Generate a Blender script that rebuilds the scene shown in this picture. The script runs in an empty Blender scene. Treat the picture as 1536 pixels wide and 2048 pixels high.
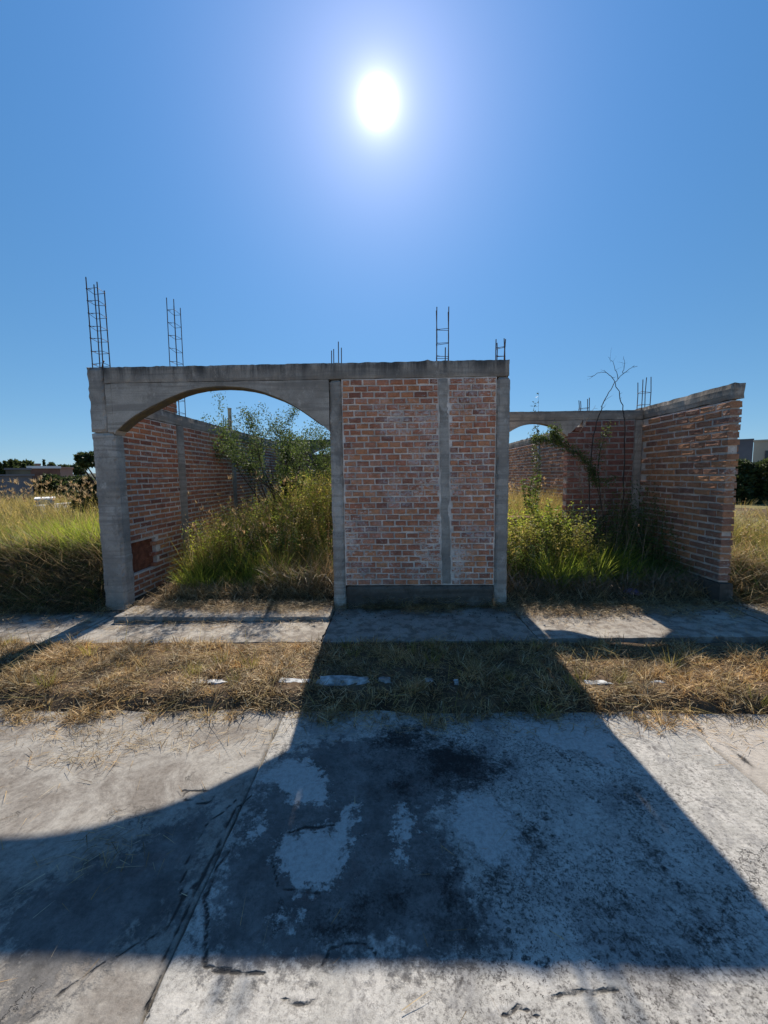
import bpy, math, random
import numpy as np
from mathutils import Vector, Matrix, noise as mnoise

R = math.radians
SC = bpy.context.scene
COL = SC.collection
rng = np.random.default_rng(7)
random.seed(7)

# ------------------------------------------------------------------ camera
cam_d = bpy.data.cameras.new("camera")
cam = bpy.data.objects.new("camera", cam_d)
COL.objects.link(cam)
SC.camera = cam
cam_d.sensor_fit = 'VERTICAL'
cam_d.sensor_height = 24.0
cam_d.lens = 24.0 * 800.0 / 2048.0
cam_d.clip_start = 0.05
cam_d.clip_end = 4000
CY = Vector((22.0, 76.0, -800.0)).normalized()            # world +Y in camera axes
P2 = Vector((1022.0, 87.5, -800.0))
CZ = P2.cross(CY).normalized()
if CZ.y < 0: CZ = -CZ
CX = CY.cross(CZ)
cam.matrix_world = Matrix(((CX.x, CX.y, CX.z, 0.0), (CY.x, CY.y, CY.z, 0.0), (CZ.x, CZ.y, CZ.z, 1.8), (0, 0, 0, 1)))

# ------------------------------------------------------------------ sun and sky
SUN_EL, SUN_AZ = R(40.26), R(-1.8)
SUN = Vector((math.sin(SUN_AZ) * math.cos(SUN_EL), math.cos(SUN_AZ) * math.cos(SUN_EL), math.sin(SUN_EL)))
W = bpy.data.worlds.new("World"); SC.world = W
W.use_nodes = True
wn = W.node_tree; wn.nodes.clear()
w_out = wn.nodes.new('ShaderNodeOutputWorld'); w_bg = wn.nodes.new('ShaderNodeBackground')
sky = wn.nodes.new('ShaderNodeTexSky'); sky.sky_type = 'NISHITA'; sky.sun_disc = False
sky.sun_elevation = SUN_EL; sky.sun_rotation = SUN_AZ
sky.altitude = 1900; sky.air_density = 1.0; sky.dust_density = 0.15; sky.ozone_density = 3.0
w_bg.inputs['Strength'].default_value = 0.08
# the bright aureole round the sun itself, added to the sky radiance
tc = wn.nodes.new('ShaderNodeTexCoord')
nrm = wn.nodes.new('ShaderNodeVectorMath'); nrm.operation = 'NORMALIZE'
dot = wn.nodes.new('ShaderNodeVectorMath'); dot.operation = 'DOT_PRODUCT'; dot.inputs[1].default_value = SUN
wn.links.new(tc.outputs['Generated'], nrm.inputs[0]); wn.links.new(nrm.outputs[0], dot.inputs[0])
mx = wn.nodes.new('ShaderNodeMath'); mx.operation = 'MAXIMUM'; mx.inputs[1].default_value = 0.0
wn.links.new(dot.outputs['Value'], mx.inputs[0])
# clear dry highland air: deep azure overhead, softer at the skyline, one response per colour channel
sps = wn.nodes.new('ShaderNodeSeparateColor'); wn.links.new(sky.outputs['Color'], sps.inputs[0]); cmb = wn.nodes.new('ShaderNodeCombineColor')
for ch_, (g_, k_) in enumerate(((.80, .50), (.58, 1.08), (.40, 2.02))):
    pw = wn.nodes.new('ShaderNodeMath'); pw.operation = 'POWER'; pw.inputs[1].default_value = g_; wn.links.new(sps.outputs[ch_], pw.inputs[0])
    ml = wn.nodes.new('ShaderNodeMath'); ml.operation = 'MULTIPLY'; ml.inputs[1].default_value = k_; wn.links.new(pw.outputs[0], ml.inputs[0]); wn.links.new(ml.outputs[0], cmb.inputs[ch_])
last = cmb.outputs[0]
for power, amp, colr in ((7000, 70.0, (1, .98, 1)), (1100, 4.5, (1, .95, 1)), (170, 1.5, (1, .90, 1)), (38, 1.25, (.95, .80, .95)), (12, .45, (.7, .7, .9)), (5, 1.2, (.06, .30, 1))):
    pw = wn.nodes.new('ShaderNodeMath'); pw.operation = 'POWER'; pw.inputs[1].default_value = power
    wn.links.new(mx.outputs[0], pw.inputs[0])
    sc_ = wn.nodes.new('ShaderNodeVectorMath'); sc_.operation = 'SCALE'
    sc_.inputs[0].default_value = tuple(c * amp for c in colr)
    wn.links.new(pw.outputs[0], sc_.inputs['Scale'])
    ad = wn.nodes.new('ShaderNodeVectorMath'); ad.operation = 'ADD'
    wn.links.new(last, ad.inputs[0]); wn.links.new(sc_.outputs[0], ad.inputs[1]); last = ad.outputs[0]
wn.links.new(last, w_bg.inputs['Color']); wn.links.new(w_bg.outputs[0], w_out.inputs['Surface'])

sl = bpy.data.lights.new("sun", 'SUN'); sl.energy = 4.0; sl.angle = R(0.53); sl.color = (1.0, 0.93, 0.82)
so = bpy.data.objects.new("sun", sl); COL.objects.link(so)
so.rotation_euler = SUN.to_track_quat('Z', 'Y').to_euler(); so.location = SUN * 60

SC.view_settings.view_transform = 'Standard'; SC.view_settings.look = 'None'
SC.view_settings.gamma = 1.0; SC.view_settings.exposure = 0.95
SC.view_settings.use_curve_mapping = False
SC.cycles.max_bounces = 8; SC.cycles.diffuse_bounces = 4; SC.cycles.transmission_bounces = 4

# ------------------------------------------------------------------ tagging and mesh helpers
def tag(o, label=None, cat=None, group=None, kind=None):
    if label: o['label'] = label
    if cat: o['category'] = cat
    if group: o['group'] = group
    if kind: o['kind'] = kind
    return o

def link(o, parent=None):
    COL.objects.link(o)
    if parent is not None: o.parent = parent
    return o

def empty(name, label, cat, loc=(0, 0, 0), group=None):
    o = bpy.data.objects.new(name, None); link(o); o.location = loc; o.empty_display_size = .2
    return tag(o, label, cat, group)

def mesh_obj(name, V, F, mat, parent=None, smooth=False):
    me = bpy.data.meshes.new(name); me.from_pydata([tuple(v) for v in V], [], F); me.update()
    me.materials.append(mat)
    if smooth: me.shade_smooth()
    return link(bpy.data.objects.new(name, me), parent)

def np_mesh(name, V, Q, T, mats, parent=None, mat_index=None):
    """V (n,3) floats, Q (m,4) quads, T (k,3) triangles"""
    V = np.asarray(V, np.float32).reshape(-1, 3)
    Q = np.asarray(Q, np.int32).reshape(-1, 4); T = np.asarray(T, np.int32).reshape(-1, 3)
    me = bpy.data.meshes.new(name)
    me.vertices.add(len(V)); me.vertices.foreach_set('co', V.ravel())
    nl = Q.size + T.size
    me.loops.add(nl); me.loops.foreach_set('vertex_index', np.concatenate([Q.ravel(), T.ravel()]).astype(np.int32))
    st = np.concatenate([np.arange(len(Q)) * 4, len(Q) * 4 + np.arange(len(T)) * 3]).astype(np.int32)
    me.polygons.add(len(Q) + len(T)); me.polygons.foreach_set('loop_start', st)
    for m in (mats if isinstance(mats, (list, tuple)) else [mats]): me.materials.append(m)
    if mat_index is not None: me.polygons.foreach_set('material_index', np.asarray(mat_index, np.int32))
    me.update(calc_edges=True); me.validate()
    return link(bpy.data.objects.new(name, me), parent)

class MB:
    """collects shapes, builds ONE mesh object"""
    def __init__(s): s.V = []; s.F = []
    def add(s, V, F):
        b = len(s.V); s.V += [tuple(v) for v in V]; s.F += [tuple(i + b for i in f) for f in F]
    def box(s, x0, x1, y0, y1, z0, z1):
        s.add([(x0, y0, z0), (x1, y0, z0), (x1, y1, z0), (x0, y1, z0), (x0, y0, z1), (x1, y0, z1), (x1, y1, z1), (x0, y1, z1)],
              [(0, 3, 2, 1), (4, 5, 6, 7), (0, 1, 5, 4), (1, 2, 6, 5), (2, 3, 7, 6), (3, 0, 4, 7)])
    def tube(s, pts, rads, n=6):
        pts = [Vector(p) for p in pts]; b = len(s.V)
        for i, p in enumerate(pts):
            d = (pts[min(i + 1, len(pts) - 1)] - pts[max(i - 1, 0)])
            if d.length < 1e-9: d = Vector((0, 0, 1))
            d.normalize()
            a = d.cross(Vector((0.31, 0.2, 0.93)) if abs(d.z) < .9 else Vector((1, 0, 0))).normalized(); c = d.cross(a)
            r = rads[i] if hasattr(rads, '__len__') else rads
            for k in range(n):
                t = 2 * math.pi * k / n
                s.V.append(tuple(p + (a * math.cos(t) + c * math.sin(t)) * r))
        for i in range(len(pts) - 1):
            for k in range(n):
                k2 = (k + 1) % n
                s.F.append((b + i * n + k, b + i * n + k2, b + (i + 1) * n + k2, b + (i + 1) * n + k))
        s.F.append(tuple(b + k for k in range(n))[::-1]); e = b + (len(pts) - 1) * n
        s.F.append(tuple(e + k for k in range(n)))
    def build(s, name, mat, parent=None, smooth=False):
        return mesh_obj(name, s.V, s.F, mat, parent, smooth)

def rough_box(x0, x1, y0, y1, z0, z1, step=.05, amp=.004, seed=0, cham=.006, fn=None):
    """a box of concrete: gridded surface, uneven faces, softened broken edges"""
    nx = max(1, int(round((x1 - x0) / step))); ny = max(1, int(round((y1 - y0) / step))); nz = max(1, int(round((z1 - z0) / step)))
    idx = {}; V = []; F = []
    def v(i, j, k):
        key = (i, j, k)
        if key in idx: return idx[key]
        p = Vector((x0 + (x1 - x0) * i / nx, y0 + (y1 - y0) * j / ny, z0 + (z1 - z0) * k / nz))
        q = p * 5.0 + Vector((seed * 3.1, seed * 1.7, 0))
        n1 = mnoise.noise_vector(q); n2 = mnoise.noise_vector(q * 4.3)
        on = (i in (0, nx)) + (j in (0, ny)) + (k in (0, nz))
        p = p + n1 * amp + n2 * amp * .6
        if on >= 2:
            c = Vector(((x0 + x1) / 2 - p.x if i in (0, nx) else 0, (y0 + y1) / 2 - p.y if j in (0, ny) else 0, (z0 + z1) / 2 - p.z if k in (0, nz) else 0))
            c = Vector([math.copysign(1, a) if abs(a) > 1e-9 else 0 for a in c])
            p = p + c * cham * (0.5 + 1.4 * abs(n2.x) + 1.2 * abs(n1.y))
        if fn: p = fn(p)
        idx[key] = len(V); V.append(p); return idx[key]
    for i in range(nx):
        for j in range(ny):
            F.append((v(i, j, 0), v(i, j + 1, 0), v(i + 1, j + 1, 0), v(i + 1, j, 0)))
            F.append((v(i, j, nz), v(i + 1, j, nz), v(i + 1, j + 1, nz), v(i, j + 1, nz)))
    for i in range(nx):
        for k in range(nz):
            F.append((v(i, 0, k), v(i + 1, 0, k), v(i + 1, 0, k + 1), v(i, 0, k + 1)))
            F.append((v(i, ny, k), v(i, ny, k + 1), v(i + 1, ny, k + 1), v(i + 1, ny, k)))
    for j in range(ny):
        for k in range(nz):
            F.append((v(0, j, k), v(0, j, k + 1), v(0, j + 1, k + 1), v(0, j + 1, k)))
            F.append((v(nx, j, k), v(nx, j + 1, k), v(nx, j + 1, k + 1), v(nx, j, k + 1)))
    return V, F

def rbox(name, mat, parent, *a, **k):
    V, F = rough_box(*a, **k)
    return mesh_obj(name, V, F, mat, parent)

# ------------------------------------------------------------------ materials
class NT:
    def __init__(s, name):
        s.m = bpy.data.materials.new(name); s.m.use_nodes = True; s.t = s.m.node_tree; s.t.nodes.clear()
        s.out = s.n('ShaderNodeOutputMaterial'); s._pos = None
    def n(s, ty, **kw):
        nd = s.t.nodes.new(ty)
        for k, v in kw.items(): setattr(nd, k, v)
        return nd
    def put(s, inp, v):
        if isinstance(v, bpy.types.NodeSocket): s.t.links.new(v, inp)
        elif isinstance(v, (tuple, list)) and len(v) == 3 and inp.type == 'RGBA': inp.default_value = (*v, 1)
        else: inp.default_value = v
    @property
    def pos(s):
        if s._pos is None: s._pos = s.n('ShaderNodeNewGeometry').outputs['Position']
        return s._pos
    def vec(s, scale=(1, 1, 1), off=(0, 0, 0)):
        m = s.n('ShaderNodeMapping'); s.put(m.inputs['Vector'], s.pos); m.inputs['Scale'].default_value = scale; m.inputs['Location'].default_value = off
        return m.outputs[0]
    def noise(s, scale, detail=4, rough=.55, vec=None, dist=0.0, color=False):
        x = s.n('ShaderNodeTexNoise'); s.put(x.inputs['Vector'], vec if vec is not None else s.pos)
        x.inputs['Scale'].default_value = scale; x.inputs['Detail'].default_value = detail; x.inputs['Roughness'].default_value = rough; x.inputs['Distortion'].default_value = dist
        return x.outputs['Color' if color else 'Fac']
    def voro(s, scale, vec=None, feature='F1', rand=1.0):
        x = s.n('ShaderNodeTexVoronoi', feature=feature); s.put(x.inputs['Vector'], vec if vec is not None else s.pos); x.inputs['Scale'].default_value = scale
        x.inputs['Randomness'].default_value = rand
        return x.outputs['Distance']
    def math(s, op, a, b=0.0, c=None):
        x = s.n('ShaderNodeMath', operation=op); s.put(x.inputs[0], a); s.put(x.inputs[1], b)
        if c is not None: s.put(x.inputs[2], c)
        return x.outputs[0]
    def sm(s, v, lo, hi, a=0.0, b=1.0):
        x = s.n('ShaderNodeMapRange', interpolation_type='SMOOTHSTEP'); s.put(x.inputs['Value'], v)
        x.inputs['From Min'].default_value = lo; x.inputs['From Max'].default_value = hi; x.inputs['To Min'].default_value = a; x.inputs['To Max'].default_value = b
        return x.outputs[0]
    def mix(s, f, a, b):
        x = s.n('ShaderNodeMix', data_type='RGBA'); s.put(x.inputs[0], f); s.put(x.inputs[6], a); s.put(x.inputs[7], b)
        return x.outputs[2]
    def mul(s, a, b):
        x = s.n('ShaderNodeMix', data_type='RGBA', blend_type='MULTIPLY'); x.inputs[0].default_value = 1; s.put(x.inputs[6], a); s.put(x.inputs[7], b)
        return x.outputs[2]
    def ramp(s, v, stops, interp='LINEAR'):
        x = s.n('ShaderNodeValToRGB'); s.put(x.inputs[0], v); x.color_ramp.interpolation = interp
        e = x.color_ramp.elements
        while len(e) < len(stops): e.new(.5)
        for i, (p, c) in enumerate(stops): e[i].position = p; e[i].color = (*c, 1)
        return x.outputs[0]
    def rand(s):
        """one number per mesh piece and per object"""
        a = s.n('ShaderNodeNewGeometry').outputs['Random Per Island']; b = s.n('ShaderNodeObjectInfo').outputs['Random']
        return s.math('FRACT', s.math('ADD', a, b))
    def bump(s, h, strength=.5, dist=.01, prev=None):
        x = s.n('ShaderNodeBump'); s.put(x.inputs['Height'], h); x.inputs['Strength'].default_value = strength; x.inputs['Distance'].default_value = dist
        if prev is not None: s.put(x.inputs['Normal'], prev)
        return x.outputs[0]
    def bsdf(s, color, rough=.9, normal=None, spec=.25, metallic=0.0):
        b = s.n('ShaderNodeBsdfPrincipled'); s.put(b.inputs['Base Color'], color); s.put(b.inputs['Roughness'], rough)
        b.inputs['Specular IOR Level'].default_value = spec; b.inputs['Metallic'].default_value = metallic
        if normal is not None: s.put(b.inputs['Normal'], normal)
        s.t.links.new(b.outputs[0], s.out.inputs['Surface']); return s.m
    def leaf(s, color, trans=.45, rough=.6):
        d = s.n('ShaderNodeBsdfPrincipled'); s.put(d.inputs['Base Color'], color); d.inputs['Roughness'].default_value = rough; d.inputs['Specular IOR Level'].default_value = .3
        t = s.n('ShaderNodeBsdfTranslucent'); s.put(t.inputs['Color'], color)
        m = s.n('ShaderNodeMixShader'); m.inputs[0].default_value = trans
        s.t.links.new(d.outputs[0], m.inputs[1]); s.t.links.new(t.outputs[0], m.inputs[2]); s.t.links.new(m.outputs[0], s.out.inputs['Surface'])
        return s.m

def flat_mat(name, col, rough=.85, var=.25, scale=6, bumpy=.3):
    t = NT(name); n = t.noise(scale, 5); n2 = t.noise(scale * 9, 3)
    c = t.mix(t.sm(n, .3, .7), tuple(x * (1 - var) for x in col), tuple(min(1, x * (1 + var)) for x in col))
    return t.bsdf(c, rough, t.bump(n2, bumpy, .01))

def concrete_mat(name, base, streak_top=None, pits=.5, dark=.45, warm=(.9, .85, .78), seed=0.0):
    """poured site concrete: form-board bands, blotches, pits, black weathering that ran down from the top"""
    t = NT(name)
    v = t.vec((1, 1, 1), (seed, seed * 2, seed * .5))
    big = t.noise(1.6, 6, .6, v); mid = t.noise(7, 6, .65, v); fine = t.noise(60, 4, .6, v); vfine = t.noise(260, 2, .6, v)
    band = t.noise(3.5, 4, .6, t.vec((.25, .25, 5.0), (seed, 0, seed)))
    c = t.mix(t.sm(big, .3, .7), tuple(b * .55 for b in base), tuple(b * 1.15 for b in base))
    c = t.mix(t.sm(mid, .45, .75, 0, .5), c, tuple(b * w * 1.25 for b, w in zip(base, warm)))
    c = t.mix(t.sm(band, .46, .62, 0, .6), c, tuple(b * .48 for b in base))
    c = t.mix(t.math('MULTIPLY', t.sm(t.noise(3.1, 8, .75, t.vec((1, 1, .6), (seed + 3, 1, 4))), .52, .64), .6), c, tuple(b * .36 for b in base))
    c = t.mix(t.math('MULTIPLY', t.sm(t.noise(4.3, 8, .75, t.vec((1, 1, .8), (seed + 8, 6, 1))), .56, .66), .5), c, tuple(min(.8, b * 1.55) for b in base))
    c = t.mix(t.sm(fine, .35, .65, .25, 0), c, tuple(b * .45 for b in base))
    if streak_top is not None:
        sep = t.n('ShaderNodeSeparateXYZ'); t.put(sep.inputs[0], t.pos)
        st = t.noise(5, 5, .7, t.vec((1.6, 1.6, .18), (seed, seed, 0)))
        h = t.sm(sep.outputs[2], streak_top[0], streak_top[1])
        k = t.math('MULTIPLY', h, t.sm(st, .33, .62))
        c = t.mix(t.math('MULTIPLY', k, .85), c, (.035, .034, .035))
    pit = t.sm(t.voro(26, v), .06, .16)
    pitm = t.math('MAXIMUM', pit, t.sm(t.noise(3, 3, .5, v), .42, .52 + (1 - pits) * .2, 1 if pits < .3 else 0, 1))
    pitm = t.math('MAXIMUM', pitm, 1 - pits if pits < 1 else 0)
    c = t.mul(c, t.mix(pitm, (.35, .34, .34), (1, 1, 1)))
    nb = t.bump(pitm, .5, .008); nb = t.bump(mid, .35, .02, nb); nb = t.bump(fine, .35, .006, nb); nb = t.bump(vfine, .2, .002, nb)
    return t.bsdf(c, .93, nb, .2)

def brick_mat(name, cols, smear=.4, smear_col=(.40, .34, .31), soot=.2, seed=0.0, white=.0, rough_=.5):
    t = NT(name); r = t.rand(); v = t.vec((1, 1, 1), (seed, 0, seed))
    c = t.ramp(r, [(i / (len(cols) - 1), k) for i, k in enumerate(cols)])
    n = t.noise(14, 5, .65, v); f = t.noise(90, 4, .6, v); g = t.noise(380, 2, .5, v)
    c = t.mul(c, t.ramp(n, [(.25, (.62, .58, .56)), (.5, (1, 1, 1)), (.78, (1.28, 1.2, 1.12))]))
    c = t.mul(c, t.ramp(f, [(.3, (.72, .7, .7)), (.6, (1.08, 1.06, 1.05))]))
    # mortar dragged over the faces by the mason
    big = t.noise(1.7, 3, .5, v); det = t.noise(22, 6, .7, t.vec((1, 1, 1.9), (seed + 4, 1, 0)), .6)
    k = t.math('ADD', det, t.math('MULTIPLY', t.math('SUBTRACT', big, .5), .7))
    k = t.sm(k, .66 - smear * .22, .80 - smear * .22)
    c = t.mix(t.math('MULTIPLY', k, .82), c, t.mix(f, tuple(x * .75 for x in smear_col), tuple(x * 1.2 for x in smear_col)))
    if white > 0:
        w = t.noise(2.2, 5, .65, t.vec((1.0, 1.0, 1.25), (seed + 9, 3, 2))); w2 = t.noise(34, 5, .7, v)
        wk = t.math('MULTIPLY', t.sm(w, .50, .66), t.sm(w2, .38, .66))
        c = t.mix(t.math('MULTIPLY', wk, white), c, (.60, .55, .53))
    if soot > 0:
        s_ = t.noise(4, 5, .7, t.vec((1, 1, .7), (7 + seed, 2, 5)))
        c = t.mix(t.sm(s_, .52, .75, 0, soot), c, (.06, .045, .04))
    nb = t.bump(n, rough_, .014); nb = t.bump(f, .5, .006, nb); nb = t.bump(k, .35, .004, nb); nb = t.bump(g, .25, .0015, nb)
    return t.bsdf(c, .92, nb, .2)

def mortar_mat(name, base, seed=0.0, var=.3):
    t = NT(name); v = t.vec((1, 1, 1), (seed, 0, seed))
    n = t.noise(5, 6, .65, v); f = t.noise(55, 5, .65, v); g = t.noise(260, 3, .6, v)
    c = t.mix(t.sm(n, .3, .7), tuple(b * (1 - var) for b in base), tuple(b * (1 + var) for b in base))
    c = t.mix(t.sm(f, .4, .7, .35, 0), c, tuple(b * .5 for b in base))
    nb = t.bump(f, .8, .012); nb = t.bump(g, .4, .003, nb)
    return t.bsdf(c, .95, nb, .1)

M = {}
M['conc'] = concrete_mat('weathered_concrete', (.50, .42, .34), (2.88, 3.17), .35, seed=1.3)
M['conc_col'] = concrete_mat('pitted_column_concrete', (.50, .43, .36), (2.85, 3.2), 1.0, seed=5.1)
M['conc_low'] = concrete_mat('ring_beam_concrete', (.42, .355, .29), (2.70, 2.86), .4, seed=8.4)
FR = [(.42, .165, .095), (.56, .225, .115), (.62, .265, .125), (.50, .19, .11), (.64, .30, .155), (.45, .17, .10), (.58, .24, .135), (.28, .115, .075), (.60, .28, .17)]
M['brick_front'] = brick_mat('smeared_red_brick', FR, .46, (.76, .64, .55), .2, 0.0, .75)
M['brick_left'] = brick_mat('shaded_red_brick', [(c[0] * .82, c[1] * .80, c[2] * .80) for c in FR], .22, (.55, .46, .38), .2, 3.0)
M['brick_right'] = brick_mat('orange_brown_brick', [(.40, .19, .105), (.48, .23, .11), (.34, .17, .105), (.27, .14, .095), (.52, .25, .12), (.24, .13, .095)], .26, (.50, .43, .37), .3, 6.0, 0.0, 1.0)
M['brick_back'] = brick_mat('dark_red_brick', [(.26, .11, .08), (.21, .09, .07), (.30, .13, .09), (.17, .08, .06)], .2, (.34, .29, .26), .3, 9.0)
M['conc_base'] = concrete_mat('shade_toned_footing', (.15, .125, .10), None, .8, seed=3.3)  # darker copy of the concrete, the plinth's shade put into its base colour
M['mortar_front'] = mortar_mat('pale_mortar', (.84, .71, .60), 1)
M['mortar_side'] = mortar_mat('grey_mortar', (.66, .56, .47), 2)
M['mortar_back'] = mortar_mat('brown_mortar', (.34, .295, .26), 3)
M['niche'] = flat_mat('broken_brick_face', (.22, .075, .04), .95, .35, 9, .8)
t = NT('rusty_steel'); c = t.mix(t.sm(t.noise(40, 4), .35, .65), (.06, .035, .025), (.13, .06, .035)); M['rebar'] = t.bsdf(c, .7, None, .4, .3)

# --- road concrete
def road_mat():
    t = NT('worn_road_concrete')
    sep = t.n('ShaderNodeSeparateXYZ'); t.put(sep.inputs[0], t.pos); X, Y = sep.outputs[0], sep.outputs[1]
    at = t.n('ShaderNodeAttribute', attribute_name='wear'); ac = t.n('ShaderNodeSeparateColor'); t.put(ac.inputs[0], at.outputs['Color'])
    film_a, pale_a, stain_a, crack_a = ac.outputs[0], ac.outputs[1], ac.outputs[2], at.outputs['Alpha']
    big = t.noise(1.1, 6, .62); mid = t.noise(5.5, 8, .68); fine = t.noise(38, 6, .7); grain = t.noise(300, 3, .6)
    mott = t.noise(2.6, 10, .74, None, .5); det = t.noise(17, 8, .75)
    left_slab = t.sm(X, -.87, -.85, 1, 0); rs = t.sm(X, 2.055, 2.065); mid_slab = t.math('SUBTRACT', 1.0, t.math('MAXIMUM', left_slab, rs))
    pale = t.mix(t.sm(mid, .35, .65), (.34, .32, .285), (.46, .43, .385)); grey = t.mix(mid, (.21, .20, .185), (.34, .32, .295))
    c = t.mix(t.sm(mott, .39, .50), grey, pale)
    lc = t.mix(t.sm(mott, .36, .6), t.mix(fine, (.14, .12, .10), (.23, .20, .17)), t.mix(det, (.26, .235, .20), (.40, .37, .325)))
    c = t.mix(left_slab, c, lc)
    rc = t.mix(t.sm(big, .35, .65), (.36, .315, .265), (.47, .42, .36)); c = t.mix(t.math('MULTIPLY', rs, .8), c, rc)
    # dark damp film, broken at its margin
    fk = t.sm(t.math('ADD', film_a, t.math('MULTIPLY', t.math('SUBTRACT', det, .5), 1.5)), .38, .62)
    filmc = t.mix(t.sm(mid, .3, .7), (.07, .066, .063), (.17, .16, .15)); filmc = t.mix(t.sm(t.noise(4, 5, .6, t.vec((1, 1, 1), (9, 9, 0))), .55, .7, 0, .6), filmc, (.10, .07, .065))
    c = t.mix(t.math('MULTIPLY', fk, .92), c, filmc)
    pk = t.sm(t.math('ADD', pale_a, t.math('MULTIPLY', t.math('SUBTRACT', det, .5), 1.5)), .44, .58)
    c = t.mix(t.math('MULTIPLY', pk, .95), c, t.mix(mid, (.36, .345, .32), (.47, .45, .415)))
    # lichen specks, thick on the middle slab
    wob = t.n('ShaderNodeVectorMath', operation='SCALE'); t.put(wob.inputs[0], t.noise(24, 5, .7, None, 0, True)); wob.inputs['Scale'].default_value = .13
    wq = t.n('ShaderNodeVectorMath', operation='ADD'); t.put(wq.inputs[0], t.pos); t.put(wq.inputs[1], wob.outputs[0])
    sp = t.sm(t.voro(15, wq.outputs[0]), .10, .34, 1, 0); sp2 = t.sm(t.voro(40, wq.outputs[0]), .12, .42, 1, 0); sp3 = t.sm(t.noise(48, 7, .85), .49, .60)
    dens = t.sm(t.noise(2.1, 7, .7, t.vec((1, 1, 1), (3, 8, 0))), .32, .54); dens2 = t.sm(t.noise(3.3, 7, .7, t.vec((1, 1, 1), (1, 4, 0))), .34, .58)
    k = t.math('MAXIMUM', t.math('MULTIPLY', sp, t.sm(mid, .46, .54)), t.math('MAXIMUM', t.math('MULTIPLY', sp2, dens), t.math('MULTIPLY', sp3, dens2)))
    amount = t.math('ADD', t.math('MULTIPLY', mid_slab, t.sm(X, -.2, .45, .35, .95)), .15)
    amount = t.math('MULTIPLY', amount, t.math('SUBTRACT', 1.0, t.math('MULTIPLY', pk, .8))); amount = t.math('MULTIPLY', amount, t.sm(X, 1.2, 2.0, 1.0, .55))
    c = t.mix(t.math('MULTIPLY', k, amount), c, (.07, .062, .057))
    sk = t.sm(t.math('ADD', t.math('ADD', stain_a, t.math('MULTIPLY', t.math('SUBTRACT', t.noise(8, 10, .85), .5), 2.0)), t.math('MULTIPLY', t.math('SUBTRACT', t.noise(70, 5, .8), .5), .9)), .34, .80)
    c = t.mix(t.math('MULTIPLY', sk, .95), c, (.026, .022, .02))
    c = t.mul(c, t.ramp(fine, [(.25, (.70, .69, .68)), (.55, (1.04, 1.04, 1.04)), (.8, (1.12, 1.12, 1.1))]))
    c = t.mul(c, t.ramp(grain, [(.3, (.84, .84, .84)), (.7, (1.1, 1.1, 1.1))]))
    # hairline cracks and the ones followed from slab to slab
    cv = t.n('ShaderNodeVectorMath', operation='ADD'); t.put(cv.inputs[0], t.pos)
    cw = t.n('ShaderNodeVectorMath', operation='SCALE'); t.put(cw.inputs[0], t.noise(4, 6, .7, None, 0, True)); cw.inputs['Scale'].default_value = .5; t.put(cv.inputs[1], cw.outputs[0])
    cr = t.sm(t.voro(.8, cv.outputs[0], 'DISTANCE_TO_EDGE'), .001, .005, 1, 0)
    cr = t.math('MULTIPLY', cr, t.sm(t.noise(1.3, 3, .5, t.vec((1, 1, 1), (5, 1, 0))), .50, .58))
    ck = t.sm(t.math('ADD', crack_a, t.math('MULTIPLY', t.math('SUBTRACT', t.noise(45, 5, .7), .5), .6)), .55, .85)
    halo = t.sm(t.math('ADD', crack_a, t.math('MULTIPLY', t.math('SUBTRACT', det, .5), .6)), .25, .6)
    c = t.mix(t.math('MULTIPLY', halo, .35), c, (.12, .11, .10))
    cr = t.math('MAXIMUM', t.math('MULTIPLY', cr, .7), ck); c = t.mix(t.math('MULTIPLY', cr, .9), c, (.035, .032, .03))
    wave = t.n('ShaderNodeTexWave', wave_type='BANDS', bands_direction='Y'); t.put(wave.inputs['Vector'], t.pos); wave.inputs['Scale'].default_value = 14; wave.inputs['Distortion'].default_value = .6
    nb = t.bump(mott, .4, .01); nb = t.bump(pk, .7, .005, nb); nb = t.bump(fk, .5, -.004, nb); nb = t.bump(mid, .35, .012, nb); nb = t.bump(fine, .55, .005, nb)
    nb = t.bump(t.math('MULTIPLY', wave.outputs['Fac'], t.sm(X, .4, 1.2)), .12, .002, nb); nb = t.bump(grain, .3, .0015, nb); nb = t.bump(t.math('SUBTRACT', 1.0, cr), .8, .008, nb)
    return t.bsdf(c, .9, nb, .15)
M['road'] = road_mat()

def pave_mat():
    t = NT('pavement_concrete'); big = t.noise(1.5, 6, .65); mid = t.noise(8, 6, .65); fine = t.noise(70, 4, .6)
    c = t.mix(t.sm(big, .3, .7), (.25, .22, .185), (.38, .34, .285)); c = t.mix(t.sm(mid, .44, .6, 0, .75), c, (.15, .12, .095))
    c = t.mul(c, t.ramp(fine, [(.3, (.75, .75, .75)), (.65, (1.08, 1.08, 1.08))]))
    nb = t.bump(mid, .3, .01); nb = t.bump(fine, .5, .004, nb)
    return t.bsdf(c, .9, nb, .2)
M['pave'] = pave_mat()
M['kerb'] = flat_mat('whitewashed_kerb', (.40, .40, .39), .9, .55, 16, .9)

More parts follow.
